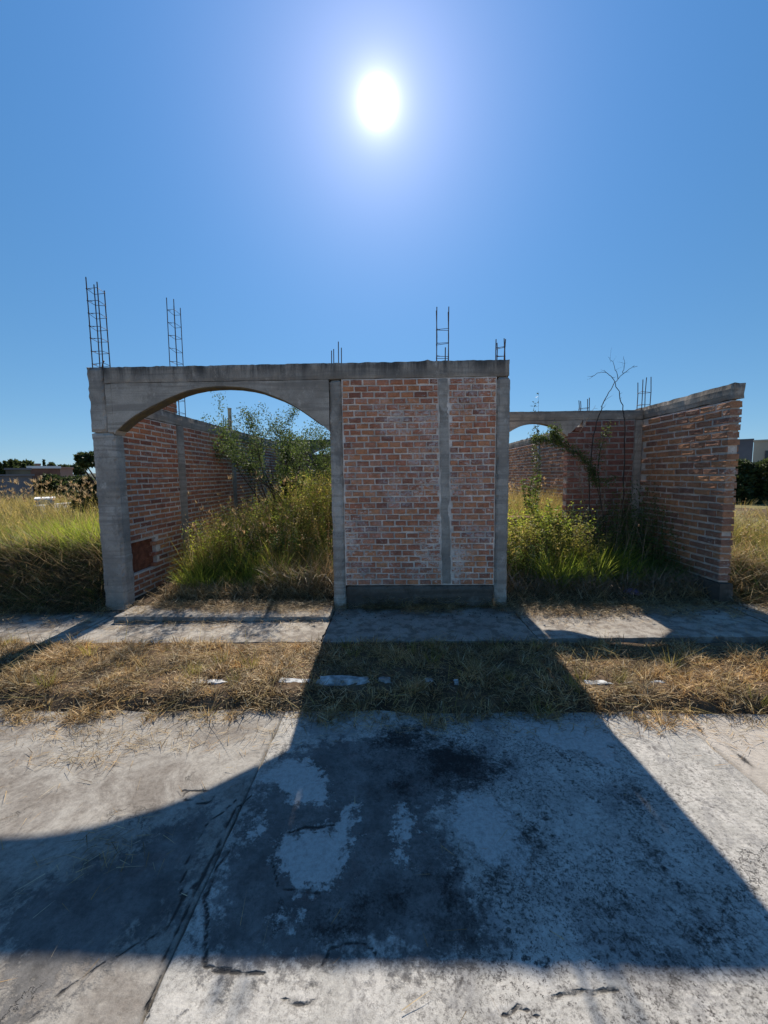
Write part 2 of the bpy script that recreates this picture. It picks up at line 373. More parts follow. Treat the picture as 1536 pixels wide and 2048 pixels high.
def ground_mat():
    t = NT('dry_soil'); a = t.noise(.35, 6, .6); b = t.noise(3, 7, .7); f = t.noise(40, 5, .7)
    c = t.mix(t.sm(b, .35, .65), (.060, .040, .026), (.17, .115, .07))
    sy = t.n('ShaderNodeSeparateXYZ'); t.put(sy.inputs[0], t.pos)
    c = t.mix(t.math('MULTIPLY', t.sm(a, .42, .6), t.sm(sy.outputs[1], 6, 9)), c, t.mix(b, (.13, .12, .045), (.28, .22, .10)))
    c = t.mix(t.sm(sy.outputs[1], 0, -4), c, t.mix(b, (.22, .17, .12), (.36, .29, .20)))
    c = t.mul(c, t.ramp(f, [(.3, (.6, .6, .6)), (.7, (1.2, 1.2, 1.2))]))
    nb = t.bump(b, .8, .05); nb = t.bump(f, .8, .015, nb)
    return t.bsdf(c, .97, nb, .1)
M['ground'] = ground_mat()

def grass_mat(name, cols, trans=.45):
    """each blade its own tone, with drifts of tone over the ground"""
    t = NT(name); c = t.ramp(t.rand(), [(i / max(1, len(cols) - 1), c) for i, c in enumerate(cols)])
    n = t.noise(1.7, 4, .6); n2 = t.noise(7, 3, .6, t.vec((1, 1, .5)))
    c = t.mul(c, t.ramp(n, [(.32, (.62, .64, .62)), (.5, (1, 1, 1)), (.68, (1.35, 1.22, 1.05))]))
    c = t.mul(c, t.ramp(n2, [(.35, (.65, .66, .7)), (.6, (1.15, 1.12, 1.08))]))
    return t.leaf(c, trans)
M['straw'] = grass_mat('straw', [(.05, .034, .018), (.26, .165, .07), (.46, .31, .14), (.60, .44, .22), (.36, .22, .085), (.13, .085, .04), (.74, .62, .40), (.30, .19, .08)], .35)
M['olive'] = grass_mat('yellowing_grass', [(.13, .14, .03), (.27, .26, .055), (.40, .34, .09), (.19, .20, .035), (.48, .38, .13), (.10, .11, .02)], .5)
M['green'] = grass_mat('green_grass', [(.08, .13, .02), (.18, .25, .035), (.27, .32, .055), (.12, .18, .025), (.34, .35, .075)], .5)
M['bright'] = grass_mat('bright_green_grass', [(.22, .30, .035), (.32, .40, .05), (.42, .46, .07), (.27, .32, .045)], .55)
M['gold'] = grass_mat('golden_grass', [(.40, .29, .09), (.50, .38, .14), (.33, .25, .07), (.27, .24, .06), (.56, .44, .2)], .5)
M['plume'] = grass_mat('seed_plume', [(.38, .27, .14), (.50, .37, .20), (.28, .18, .09), (.60, .48, .30)], .5)
M['weed'] = grass_mat('weed_leaf', [(.05, .085, .02), (.09, .14, .03), (.14, .20, .04), (.06, .10, .025)], .45)
M['mesq'] = grass_mat('fine_leaf', [(.045, .075, .022), (.08, .12, .03), (.12, .16, .045), (.06, .09, .03)], .45)
M['darkleaf'] = grass_mat('evergreen_leaf', [(.03, .05, .018), (.06, .085, .026), (.10, .125, .04), (.04, .06, .022)], .35)
M['midleaf'] = grass_mat('grey_green_leaf', [(.05, .075, .025), (.08, .11, .04), (.11, .14, .05)], .35)
M['deadtwig'] = flat_mat('dry_twig', (.24, .175, .12), .9, .3, 30, .3)
M['bark'] = flat_mat('dark_bark', (.055, .042, .034), .95, .3, 20, .5)

# ------------------------------------------------------------------ ground
def gz(x, y):
    """ground height (numpy-friendly)"""
    x = np.asarray(x, float); y = np.asarray(y, float)
    ss = lambda a, b, v: np.clip((v - a) / (b - a), 0, 1) ** 2 * (3 - 2 * np.clip((v - a) / (b - a), 0, 1))
    w = .02 * np.sin(x * 2.3 + .5) + .02 * np.sin(x * 6.1)
    z = -.09 + ss(2.62, 3.04, y + w) * .125 + .012 * np.sin(x * 9 + y * 4) * np.sin(y * 11 - x * 3) * ss(2.7, 3, y) * ss(4.2, 3.9, y)
    z = z + ss(2.85, 3.05, y) * .05 - ss(3.5, 3.9, y) * .02 + ss(5.0, 5.3, y) * (.07 + .05 * ss(-2, 2, x))
    inside = ss(-3.7, -3.5, x) * ss(4.2, 4.0, x)
    z = z + ss(5.3, 7.5, y) * inside * .12
    left = ss(-3.85, -4.1, x)
    z = z + left * (ss(5.0, 5.5, y) * .18)
    right = ss(4.3, 4.6, x); z = z + right * ss(5.0, 7, y) * .18
    far = ss(16, 60, y)
    z = z + (1 - inside) * far * (-.9) * ss(0, -8, x) + .03 * np.sin(x * 2.1 + .7) * np.sin(y * 1.7) * ss(5.2, 6, y)
    pave = ss(3.98, 4.0, y) * ss(5.06, 5.0, y)
    return z - pave * .06 - .0 * far

def sheet(name, xs, ys, mat, zf):
    X, Y = np.meshgrid(xs, ys); Z = zf(X, Y); nx, ny = len(xs), len(ys)
    V = np.stack([X, Y, Z], -1).reshape(-1, 3); i = np.arange((ny - 1) * nx).reshape(ny - 1, nx)[:, :-1].ravel()
    Q = np.stack([i, i + 1, i + nx + 1, i + nx], -1)
    o = np_mesh(name, V, Q, np.zeros((0, 3)), mat); o.data.shade_smooth(); return o
def spaced(a, n0, step, b):
    out = list(np.arange(a, n0, step)); s = step; v = out[-1]
    while v < b: s *= 1.35; v += s; out.append(min(v, b))
    return out
xs_p = spaced(0, 6.5, .06, 1500); xs = [-v for v in xs_p[::-1]][:-1] + xs_p
ys_p = [2.0, 2.3, 2.5] + list(np.arange(2.6, 4.1, .03)) + spaced(4.1, 16, .10, 1800); ys = [-600, -200, -60, -20, -8, -4, 0, 1] + ys_p
tag(sheet('ground', np.array(xs), np.array(ys), M['ground'], gz), 'dry bare soil and field ground under the grass and walls', None, None, 'structure')

# ------------------------------------------------------------------ road slabs, kerb, pavement
def slab_grid(name, x0, x1, y0, y1, ztop, depth, mat, parent, step=.05, amp=.0015, jag=.012, seed=0, tiltx=0.0):
    nx = max(2, int((x1 - x0) / step)); ny = max(2, int((y1 - y0) / step)); V = []; F = []
    for j in range(ny + 1):
        for i in range(nx + 1):
            x = x0 + (x1 - x0) * i / nx; y = y0 + (y1 - y0) * j / ny
            n = mnoise.noise(Vector((x * 3 + seed, y * 3, 0))); e = mnoise.noise(Vector((x * 9, y * 9, seed))) + .5 * mnoise.noise(Vector((x * 31, y * 31, seed)))
            z = ztop + n * amp + tiltx * (x - x0)
            if i == 0: x += jag * (abs(e) * 1.3)
            if i == nx: x -= jag * (abs(e) * 1.3)
            if j == 0: y += jag * abs(e)
            if j == ny: y -= jag * abs(e)
            if i in (1, nx - 1): z -= max(0, e) * jag * .35
            if i in (0, nx) or j in (0, ny): z -= jag * .25 + max(0, e) * jag * .5
            V.append((x, y, z))
    W_ = nx + 1
    for j in range(ny):
        for i in range(nx): F.append((j * W_ + i, j * W_ + i + 1, (j + 1) * W_ + i + 1, (j + 1) * W_ + i))
    ring = [i for i in range(nx + 1)] + [j * W_ + nx for j in range(1, ny + 1)] + [ny * W_ + i for i in range(nx - 1, -1, -1)] + [j * W_ for j in range(ny - 1, 0, -1)]
    b = len(V)
    for r in ring: V.append((V[r][0], V[r][1], ztop - depth))
    for k in range(len(ring)):
        k2 = (k + 1) % len(ring); F.append((ring[k2], ring[k], b + k, b + k2))
    return mesh_obj(name, V, F, mat, parent)

road = bpy.data.objects.new('road', None); link(road); tag(road, 'cracked pale concrete road in front of the unfinished house', None, None, 'structure')
WEAR = {
'pale': [[(-0.595,1.779),(-0.562,1.691),(-0.468,1.59),(-0.341,1.564),(-0.244,1.62),(-0.217,1.746),(-0.23,2.005),(-0.284,2.018),(-0.321,1.901),(-0.476,1.869),(-0.558,1.839)], [(-0.824,2.213),(-0.746,2.361),(-0.595,2.399),(-0.468,2.321),(-0.383,2.124),(-0.384,2.013),(-0.532,1.998),(-0.677,2.12)], [(-0.79,1.918),(-0.732,1.982),(-0.69,1.832),(-0.762,1.776)], [(-0.029,1.929),(0.052,2.026),(0.088,1.931),(0.044,1.763),(0.076,1.678),(0.007,1.7)], [(0.391,2.099),(0.564,2.067),(0.639,1.799),(0.561,1.629),(0.376,1.694),(0.267,1.904)], [(-0.507,1.497),(-0.415,1.508),(-0.375,1.471),(-0.422,1.412),(-0.478,1.432)], [(0.737,2.732),(1.44,2.798),(1.406,2.303),(1.057,2.475),(0.845,2.623)]],
'film': [[(-0.773,2.454),(-0.12,2.613),(0.343,2.467),(0.676,2.379),(0.469,2.136),(0.199,1.995),(0.248,1.766),(0.344,1.541),(0.39,1.396),(0.186,1.313),(-0.187,1.353),(-0.428,1.257),(-0.675,1.282),(-0.726,1.311),(-0.825,1.541),(-0.856,1.917),(-0.805,2.155)], [(-1.71,1.505),(-1.338,1.69),(-1.174,1.912),(-0.99,1.978),(-0.957,1.649),(-0.913,1.442),(-1.059,1.353),(-1.187,1.201),(-1.325,1.124)]],
'stain': [[(0.116,2.488),(0.374,2.566),(0.625,2.423),(0.617,2.272),(0.383,2.135),(0.158,2.168)], [(-0.124,2.724),(0.233,2.699),(0.35,2.515),(0.016,2.416),(-0.18,2.46)], [(-0.046,2.284),(0.102,2.206),(0.039,2.042),(-0.072,2.092)], [(-0.327,1.49),(-0.227,1.521),(-0.058,1.511),(-0.036,1.44),(-0.193,1.402),(-0.295,1.427)], [(0.158,1.622),(0.246,1.669),(0.295,1.561),(0.254,1.445),(0.185,1.453)], [(-0.08,1.554),(0.006,1.577),(0.005,1.477),(-0.056,1.458)], [(0.621,1.895),(0.725,1.941),(0.721,1.827),(0.63,1.772)], [(0.876,1.484),(0.956,1.485),(0.939,1.423),(0.862,1.389),(0.852,1.422)], [(0.955,1.358),(1.008,1.329),(0.96,1.284),(0.926,1.312)], [(1.171,1.48),(1.27,1.482),(1.196,1.411),(1.13,1.41)], [(0.54,1.746),(0.63,1.772),(0.575,1.674),(0.533,1.685)], [(0.439,1.672),(0.514,1.697),(0.469,1.617),(0.414,1.616)], [(1.269,2.111),(1.359,2.148),(1.297,2.044),(1.24,2.06)], [(1.177,1.781),(1.238,1.733),(1.206,1.618),(1.139,1.684)]],
'crack': [[(-0.85,1.134),(-0.868,1.263),(-0.882,1.443),(-0.878,1.583),(-0.873,1.774),(-0.881,2.012),(-0.837,2.082)], [(-1.25,1.126),(-1.193,1.208),(-1.115,1.296),(-1.053,1.345),(-0.933,1.406),(-0.923,1.499),(-0.889,1.604),(-0.886,1.748),(-0.896,1.886)], [(-0.908,2.046),(-0.988,1.915),(-1.02,1.746),(-0.968,1.603),(-0.929,1.519)], [(-0.836,1.541),(-0.747,1.375),(-0.707,1.304),(-0.629,1.283),(-0.507,1.278)], [(-0.825,1.749),(-0.829,1.674),(-0.825,1.541)], [(0.505,1.241),(0.633,1.257),(0.663,1.248),(0.756,1.246)], [(0.346,1.192),(0.404,1.219),(0.467,1.182)], [(-0.416,1.216),(-0.342,1.198),(-0.3,1.205)], [(2.098,2.746),(2.142,2.56),(2.175,2.253)], [(-0.293,1.304),(-0.266,1.367),(-0.151,1.378),(-0.091,1.331)], [(-0.603,1.779),(-0.603,1.702),(-0.52,1.578),(-0.427,1.559),(-0.339,1.55)], [(-0.56,1.848),(-0.477,1.878),(-0.322,1.907)], [(-1.237,2.105),(-1.139,2.114),(-1.044,2.097),(-1.054,2.027),(-1.175,2.042),(-1.237,2.105)]],
}

def poly_sdf(px, py, poly):
    """signed distance, positive inside"""
    d = np.full(px.shape, 1e9); ins = np.zeros(px.shape, bool); n = len(poly)
    for i in range(n):
        (x1, y1), (x2, y2) = poly[i], poly[(i + 1) % n]; ex, ey = x2 - x1, y2 - y1; L = ex * ex + ey * ey + 1e-12
        t_ = np.clip(((px - x1) * ex + (py - y1) * ey) / L, 0, 1); d = np.minimum(d, np.hypot(px - x1 - t_ * ex, py - y1 - t_ * ey))
        c = ((y1 > py) != (y2 > py)) & (px < ex * (py - y1) / (ey if abs(ey) > 1e-12 else 1e-12) + x1); ins ^= c
    return np.where(ins, d, -d)
def line_dist(px, py, pl):
    d = np.full(px.shape, 1e9)
    for (x1, y1), (x2, y2) in zip(pl[:-1], pl[1:]):
        ex, ey = x2 - x1, y2 - y1; L = ex * ex + ey * ey + 1e-12; t_ = np.clip(((px - x1) * ex + (py - y1) * ey) / L, 0, 1)
        d = np.minimum(d, np.hypot(px - x1 - t_ * ex, py - y1 - t_ * ey))
    return d
def road_slab(x0, x1, h, seed):
    y = np.concatenate([np.arange(-8.5, .9, .1), np.arange(.9, 3.0 + h, h)]); x = np.linspace(x0, x1, int((x1 - x0) / h) + 2)
    X, Y = np.meshgrid(x, y); nx, ny = len(x), len(y); f = Y.ravel() * 0
    nv = [mnoise.noise_vector(Vector((a * 4, b * 4, 2.0))) + mnoise.noise_vector(Vector((a * 15, b * 15, 4.0))) * .4 for a, b in zip(X.ravel(), Y.ravel())]
    nv = np.array([v_[:] for v_ in nv]); wx = X.ravel() + nv[:, 0] * .055; wy = Y.ravel() + nv[:, 1] * .055
    def m(key, soft):
        v_ = np.full(wx.shape, -9.0)
        for p in WEAR[key]: v_ = np.maximum(v_, poly_sdf(wx, wy, p))
        return np.clip(.5 + v_ / soft * .5, 0, 1)
    film, pale, stain = m('film', .26), m('pale', .12), m('stain', .26)
    cd = np.full(wx.shape, 9.0); cx2 = X.ravel() + nv[:, 1] * .028; cy2 = Y.ravel() + nv[:, 2] * .028
    for p in WEAR['crack']: cd = np.minimum(cd, line_dist(cx2, cy2, p))
    crack = np.clip(1 - cd / .019, 0, 1)
    Z = .0025 * nv[:, 0] + .003 * pale - .003 * film * (1 - pale) - .006 * np.clip(crack - .5, 0, 1) + .0015 * nv[:, 2]
    e = np.minimum(X.ravel() - x0, x1 - X.ravel()); Z -= .008 * np.clip(1 - e / .02, 0, 1) * (.4 + np.abs(nv[:, 1]) * 2.0)
    xx = X.ravel().copy(); xx += np.where(X.ravel() <= x0 + 1e-6, 1, np.where(X.ravel() >= x1 - 1e-6, -1, 0)) * np.abs(nv[:, 0]) * .010
    V = np.stack([xx, Y.ravel(), Z], -1); i = np.arange((ny - 1) * nx).reshape(ny - 1, nx)[:, :-1].ravel()
    Q = np.stack([i, i + 1, i + nx + 1, i + nx], -1)
    ring = np.concatenate([np.arange(nx), np.arange(1, ny) * nx + nx - 1, (ny - 1) * nx + np.arange(nx - 2, -1, -1), np.arange(ny - 2, 0, -1) * nx])
    b = len(V); low = V[ring].copy(); low[:, 2] = -.08; r2 = np.roll(np.arange(len(ring)), -1)
    Q = np.concatenate([Q, np.stack([ring[r2], ring, b + np.arange(len(ring)), b + r2], -1)])
    o = np_mesh('road_slab', np.concatenate([V, low]), Q, np.zeros((0, 3)), M['road'], road)
    a = o.data.color_attributes.new('wear', 'FLOAT_COLOR', 'POINT'); colr = np.zeros((b + len(ring), 4), np.float32)
    colr[:b] = np.stack([film, pale, stain, crack], -1); a.data.foreach_set('color', colr.ravel())
    return o
road_slab(-3.895, -.862, .022, 1); road_slab(-.857, 2.06, .014, 2); road_slab(2.064, 5.0, .05, 3)
for x0, x1 in ((-14, -3.9), (5.005, 14)): slab_grid('road_slab', x0, x1, -8.5, 3.0, 0.0, .08, M['road'], road, .16, .003, .008, 7)
pave = bpy.data.objects.new('pavement', None); link(pave); tag(pave, 'narrow concrete pavement between the dry verge and the walls', None, None, 'structure')
px = [-14, -8, -3.62, -.78, 1.46, 4.1, 14]
for i in range(len(px) - 1):
    x0, x1 = px[i], px[i + 1] - .005; zt = .085 + .010 * x0
    slab_grid('pavement_slab', x0, x1, 3.98 + .02 * ((i * 5) % 3), 5.025, zt, .2, M['pave'], pave, .05, .006, .022, i * 3 + 50, tiltx=.010)
PAVE_Z = .11
kerb = bpy.data.objects.new('kerb', None); link(kerb); tag(kerb, 'old whitewashed kerb mostly buried in the dry grass verge', None, None, 'structure')
for i, (x0, x1, zt) in enumerate(((-6.3, -4.1, .05), (-4.09, -2.62, .055), (-2.6, -1.76, .06), (-1.75, -1.30, .086), (-1.29, -1.02, .06), (-1.01, -.68, .094), (-.67, -.20, .112), (-.185, -.02, .108), (-.01, .20, .05), (.21, .34, .088), (.35, .43, .05), (.44, .54, .088), (.55, 1.5, .045), (1.51, 1.95, .088), (1.96, 2.6, .08), (2.61, 6.5, .045))):
    rbox('kerb_stone', M['kerb'], kerb, x0, x1 - .006, 3.12, 3.24, -.05, zt, step=.03, amp=.014, seed=i, cham=.022)
# raised doorway slab in the left opening
rbox('concrete_step', M['kerb'], None, -3.42, -.79, 4.58, 5.02, .02, .135, step=.06, amp=.006, seed=31, cham=.012)
st = bpy.data.objects['concrete_step']; st.data.materials[0] = M['pave']
tag(st, 'low raised concrete doorstep slab under the big arch, strewn with straw', 'step')

# ------------------------------------------------------------------ bricks
def brick_variants(n=6, npt=10):
    out = []
    base = [(-.5, -.5), (-.17, -.5), (.17, -.5), (.5, -.5), (.5, 0), (.5, .5), (.17, .5), (-.17, .5), (-.5, .5), (-.5, 0)]
    for s in range(n):
        r = random.Random(s + 100); V = []; F = []
        ring = [(u + r.uniform(-.018, .018), w + r.uniform(-.055, .055)) for u, w in base]
        for (u, w) in ring: V.append((u * .93, -.5 - r.uniform(-.015, .03), w * .80))   # face, inset
        for (u, w) in ring: V.append((u, -.40, w))
        for (u, w) in ring: V.append((u, .5, w))
        m = len(base)
        F.append(tuple(range(m)))
        for a in range(2):
            for k in range(m):
                k2 = (k + 1) % m; F.append((a * m + k, (a + 1) * m + k, (a + 1) * m + k2, a * m + k2))
        F.append(tuple(range(2 * m, 3 * m))[::-1])
        out.append((V, F))
    return out
BV = brick_variants()

class BrickSet:
    """bricks of one wall: the largest as parts, the rest joined as one part"""
    def __init__(s, parent, mat, tagname):
        s.parent, s.mat, s.items = parent, mat, []; s.tilt = .012
        s.meshes = []
        for V, F in BV:
            me = bpy.data.meshes.new(tagname); me.from_pydata(V, [], F); me.materials.append(mat); me.update(); s.meshes.append(me)
    def add(s, x, y, z, L, D, H, rz, rank): s.items.append((rank, x, y, z, L, D, H, rz))
    def finish(s, limit=300):
        s.items.sort(key=lambda a: -a[0])
        for i, (rank, x, y, z, L, D, H, rz) in enumerate(s.items[:limit]):
            if rank <= 0: break
            o = bpy.data.objects.new('brick', random.choice(s.meshes)); link(o, s.parent)
            o.location = (x, y, z); o.scale = (L, D, H)
            o.rotation_euler = (random.uniform(-1, 1) * s.tilt, random.uniform(-.012, .012), rz + random.uniform(-1, 1) * s.tilt * .8 * (.15 if y < 5.4 else 1))
        rest = s.items[limit:] if len([1 for a in s.items[:limit] if a[0] > 0]) == limit else [a for a in s.items if a[0] <= 0]
        if rest:
            mb = MB()
            for (rank, x, y, z, L, D, H, rz) in rest:
                V, F = random.choice(BV); c, s_ = math.cos(rz), math.sin(rz)
                mb.add([(x + c * v[0] * L - s_ * v[1] * D, y + s_ * v[0] * L + c * v[1] * D, z + v[2] * H) for v in V], F)
            tag(mb.build('brickwork', s.mat, s.parent), None, None, None, 'stuff')

def courses(bs, axis, fixed, a0, a1, z0, z1, ch, pitch, depth, proud, out_dir, rankf, jit=.003, gap=.013, hole=None, offset=None, taper=None):
    """lay courses between a0..a1 along axis 'x' or 'y'; fixed = face coordinate; out_dir = -1/+1 side that the face looks to"""
    n = int(round((z1 - z0) / ch)); ch = (z1 - z0) / n
    for k in range(n):
        z = z0 + (k + .5) * ch
        l0, l1 = (a0, a1) if taper is None else taper(z)
        a = l0 - (pitch * (.5 if k % 2 else 0.0) + random.uniform(-.015, .015) + (offset or 0) * 1.0)
        while a < l1:
            L = pitch * random.uniform(.93, 1.07)
            s0, s1 = max(a, l0), min(a + L, l1); a += L
            if s1 - s0 < .035: continue
            c, w = (s0 + s1) / 2, (s1 - s0) - gap * random.uniform(.8, 1.3)
            if hole and hole(c, z): continue
            zz = z + random.uniform(-.003, .003) + .006 * mnoise.noise(Vector((c * 1.7, fixed, z * 2))) ; H = ch - gap * random.uniform(.85, 1.25)
            pr = proud + random.uniform(-jit, jit)
            mid = fixed - out_dir * (depth / 2 - pr)
            rz = random.choice((0,)) if axis == 'x' else (math.pi / 2)
            if axis == 'x': bs.add(c, mid, zz, w, depth, H, 0 if out_dir < 0 else math.pi, rankf(c, z) * w)
            else: bs.add(mid, c, zz, w, depth, H, (-math.pi / 2) if out_dir < 0 else math.pi / 2, rankf(c, z) * w)

def rebar_cage(parent, x, y, z0, heights, w, d, pitch=.155, lean=(0, 0), stirrups=None, name='rebar_cage'):
    mb = MB(); cs = [(-w / 2, -d / 2), (w / 2, -d / 2), (w / 2, d / 2), (-w / 2, d / 2)]
    hm = max(heights)
    for (a, b), h in zip(cs, heights):
        if h <= 0: continue
        k = random.uniform(-.008, .008)
        mb.tube([(x + a, y + b, z0 - .06), (x + a + lean[0] * h / 2 + k, y + b + lean[1] * h / 2, z0 + h / 2), (x + a + lean[0] * h, y + b + lean[1] * h + k, z0 + h)], .0062, 6)
    o = mb.build(name, M['rebar'], parent)
    n = int(hm / pitch) if stirrups is None else stirrups
    for i in range(n):
        zz = .05 + (i + .0) * pitch
        if zz > hm - .02: break
        m2 = MB(); g = .006; q = [random.uniform(-.012, .012) for _ in range(4)]
        pts = [(x + a * 1.06 + lean[0] * zz, y + b * 1.06 + lean[1] * zz, z0 + zz + q[j]) for j, (a, b) in enumerate(cs)]
        pts.append((pts[0][0], pts[0][1], pts[0][2] + .008)); pts.append((pts[0][0] + w * .3, pts[0][1] + d * .3, pts[0][2] + .004))
        m2.tube(pts, .0034, 5); m2.build('stirrup', M['rebar'], o)
    return o

# ------------------------------------------------------------------ front wall
F0, F1 = 5.03, 5.23
fw = empty('front_wall', 'front wall of the unfinished house, grey concrete frame with a big arch left of a red brick panel', 'wall', (-1.2, F0, .08))
def fpart(o):
    o.matrix_parent_inverse = fw.matrix_world.inverted(); return o
def P_at(loc):
    """a parent at the world position loc: child coordinates stay in world space"""
    pass
INV = {}
def keep(parent, *objs):
    m = INV.get(parent.name)
    if m is None: m = INV[parent.name] = Matrix.Translation(-Vector(parent.location))
    for o in objs: o.matrix_parent_inverse = m
    return objs[0]

def ztop_front(p):
    if p.z > 3.05:
        p = p.copy(); p.z += .006 * mnoise.noise(Vector((p.x * 6, 0, 3))) + .005 * mnoise.noise(Vector((p.x * 23, p.y * 9, 3)))
        if abs(p.x - .41) < .08: p.z += .018 * (1 - abs(p.x - .41) / .08)
    return p
rbox('beam', M['conc'], fw, -3.625, 1.408, F0, F1, 2.968, 3.168, step=.04, amp=.004, seed=2, cham=.005, fn=ztop_front)
rbox('column', M['conc_col'], fw, -3.845, -3.545, F0 - .004, F1 + .01, 0.02, 2.36, step=.035, amp=.006, seed=3, cham=.014)
rbox('column', M['conc_col'], fw, -3.845, -3.628, F0 - .004, F1 + .01, 2.362, 3.176, step=.045, amp=.003, seed=3, cham=.014)
rbox('column', M['conc_col'], fw, -.805, -.652, F0 - .006, F1 + .003, 0.02, 2.964, step=.035, amp=.008, seed=5, cham=.014)
rbox('column', M['conc_col'], fw, 1.252, 1.418, F0 - .006, F1 + .003, 0.02, 2.964, step=.035, amp=.007, seed=6, cham=.014)
def lean_col(p):
    p = p.copy(); t_ = 1 - (p.z - .38) / 2.58; p.x += .052 * t_ + .008 * mnoise.noise(Vector((p.z * 7, 2, 0))) ; return p
rbox('column', M['conc_col'], fw, .537, .660, F0 + .002, F1 - .02, .384, 2.964, step=.04, amp=.006, seed=7, cham=.006, fn=lean_col)
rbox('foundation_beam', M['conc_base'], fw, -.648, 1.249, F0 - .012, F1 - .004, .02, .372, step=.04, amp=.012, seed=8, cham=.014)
# spandrel over the arch
def spandrel(name, mat, parent, arc, z1, y0, y1, ncol=60, seed=0, rough=.004):
    """wall piece between a curve (list of x,z) and a level top z1"""
    xs_ = np.linspace(arc[0][0], arc[-1][0], ncol + 1); ax = [a[0] for a in arc]; az = [a[1] for a in arc]
    V = []; F = []; nr = 6; ncy = 4
    zb = np.interp(xs_, ax, az)
    ks = np.ones(5) / 5; zp = np.pad(zb, 2, mode='edge'); zb2 = np.convolve(zp, ks, 'valid'); zb2[0] = zb[0]; zb2[-1] = zb[-1]; zb = zb2
    def nn(x, y, z): return mnoise.noise_vector(Vector((x * 6 + seed, y * 6, z * 6))) * rough
    for i, x in enumerate(xs_):
        loop = [(y0, zb[i] + (z1 - zb[i]) * r / nr) for r in range(nr, -1, -1)] + [(y0 + (y1 - y0) * c / ncy, zb[i]) for c in range(1, ncy)] + [(y1, zb[i] + (z1 - zb[i]) * r / nr) for r in range(nr + 1)]
        for (y, z) in loop: V.append(Vector((x, y, z)) + nn(x, y, z))
    m = (nr + 1) * 2 + ncy - 1
    for i in range(ncol):
        for k in range(m - 1): F.append((i * m + k, i * m + k + 1, (i + 1) * m + k + 1, (i + 1) * m + k))
        F.append((i * m + m - 1, i * m, (i + 1) * m, (i + 1) * m + m - 1))
    F.append(tuple(range(m))[::-1]); F.append(tuple(ncol * m + k for k in range(m)))
    return mesh_obj(name, V, F, mat, parent)
ARC = [(-3.542, 2.34), (-3.50, 2.395), (-3.42, 2.465), (-3.326, 2.535), (-3.2, 2.605), (-3.06, 2.672), (-2.93, 2.735), (-2.798, 2.79), (-2.67, 2.838), (-2.54, 2.874), (-2.4, 2.898), (-2.25, 2.909), (-2.1, 2.911), (-1.95, 2.902), (-1.786, 2.877), (-1.66, 2.846), (-1.539, 2.80), (-1.41, 2.75), (-1.293, 2.691), (-1.17, 2.617), (-1.049, 2.53), (-.92, 2.435), (-.808, 2.335)]
rbox('column', M['conc'], fw, -3.624, -3.543, F0, F1, 2.363, 2.964, step=.045, amp=.003, seed=14, cham=.003)
spandrel('arch_spandrel', M['conc'], fw, ARC, 2.965, F0, F1 - .003, 72, 1)
# thin tile lining under the arch
def arch_lining(name, mat, parent, arc, y0, y1, th):
    V = []; F = []; n = len(arc)
    for i, (x, z) in enumerate(arc):
        a = Vector(arc[max(0, i - 1)]); b = Vector(arc[min(n - 1, i + 1)]); d = (b - a).normalized(); nx_, nz_ = d.y, -d.x
        for (yy, k) in ((y0, 0), (y0, th), (y1, th), (y1, 0)):
            V.append((x + nx_ * k, yy, z + nz_ * k - .001))
    for i in range(n - 1):
        for k in range(4): F.append((i * 4 + k, i * 4 + (k + 1) % 4, (i + 1) * 4 + (k + 1) % 4, (i + 1) * 4 + k))
    F.append((3, 2, 1, 0)); F.append(tuple((n - 1) * 4 + k for k in range(4)))
    return mesh_obj(name, V, F, mat, parent)
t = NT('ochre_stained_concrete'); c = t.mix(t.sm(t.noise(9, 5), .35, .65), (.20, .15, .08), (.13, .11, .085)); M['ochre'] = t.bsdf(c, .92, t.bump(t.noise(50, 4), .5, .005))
arch_lining('arch_soffit', M['ochre'], fw, ARC[1:-1], F0 + .012, F1 - .01, .012)
# brick panels
rbox('mortar', M['mortar_front'], fw, -.650, .60, F0 + .012, F1 - .03, .376, 2.966, step=.06, amp=.003, seed=10, cham=0)
rbox('mortar', M['mortar_front'], fw, .602, 1.250, F0 + .012, F1 - .03, .376, 2.966, step=.06, amp=.003, seed=11, cham=0)
bs = BrickSet(fw, M['brick_front'], 'brick')
def lcol(z): return .537 + .052 * (1 - (z - .38) / 2.58)
courses(bs, 'x', F0, -.648, .53, .378, 2.962, .0761, .158, .08, .004, -1, lambda c, z: 1.0, .0035, .0185, None, 0, lambda z: (-.645 + .006 * math.sin(z * 9), lcol(z) - .002))
courses(bs, 'x', F0, .66, 1.25, .378, 2.962, .0761, .158, .08, .004, -1, lambda c, z: 1.0, .0035, .0185, None, .05, lambda z: (lcol(z) + .125, 1.247 + .005 * math.sin(z * 13)))
bs.finish(300)
# rebar standing out of the front wall
rebar_cage(fw, -3.735, 5.16, 3.18, (1.09, 1.03, .98, 1.06), .135, .13, .15, (.0, .0))
rebar_cage(fw, .60, 5.13, 3.18, (.64, .64, .60, .62), .145, .05, .165)
rebar_cage(fw, 1.31, 5.12, 3.18, (.20, .24, .27, .26), .10, .055, .1, stirrups=2)
mbr = MB()
for x_, y_, h_ in ((-.775, 5.10, .17), (-.757, 5.16, .205), (-.688, 5.10, .275), (-.66, 5.16, .22)): mbr.tube([(x_, y_, 3.12), (x_ + .003, y_, 3.16 + h_)], .006, 6)
mbr.build('rebar_stub', M['rebar'], fw)
mbr = MB(); mbr.tube([(.63, 5.1, 3.12), (.632, 5.1, 3.34)], .007, 6); mbr.build('rebar_stub', M['rebar'], fw)
mbr = MB(); mbr.tube([(-3.66, 5.06, 3.15), (-3.645, 5.06, 3.21), (-3.62, 5.055, 3.25)], .008, 6); mbr.build('rebar_stub', M['rebar'], fw)

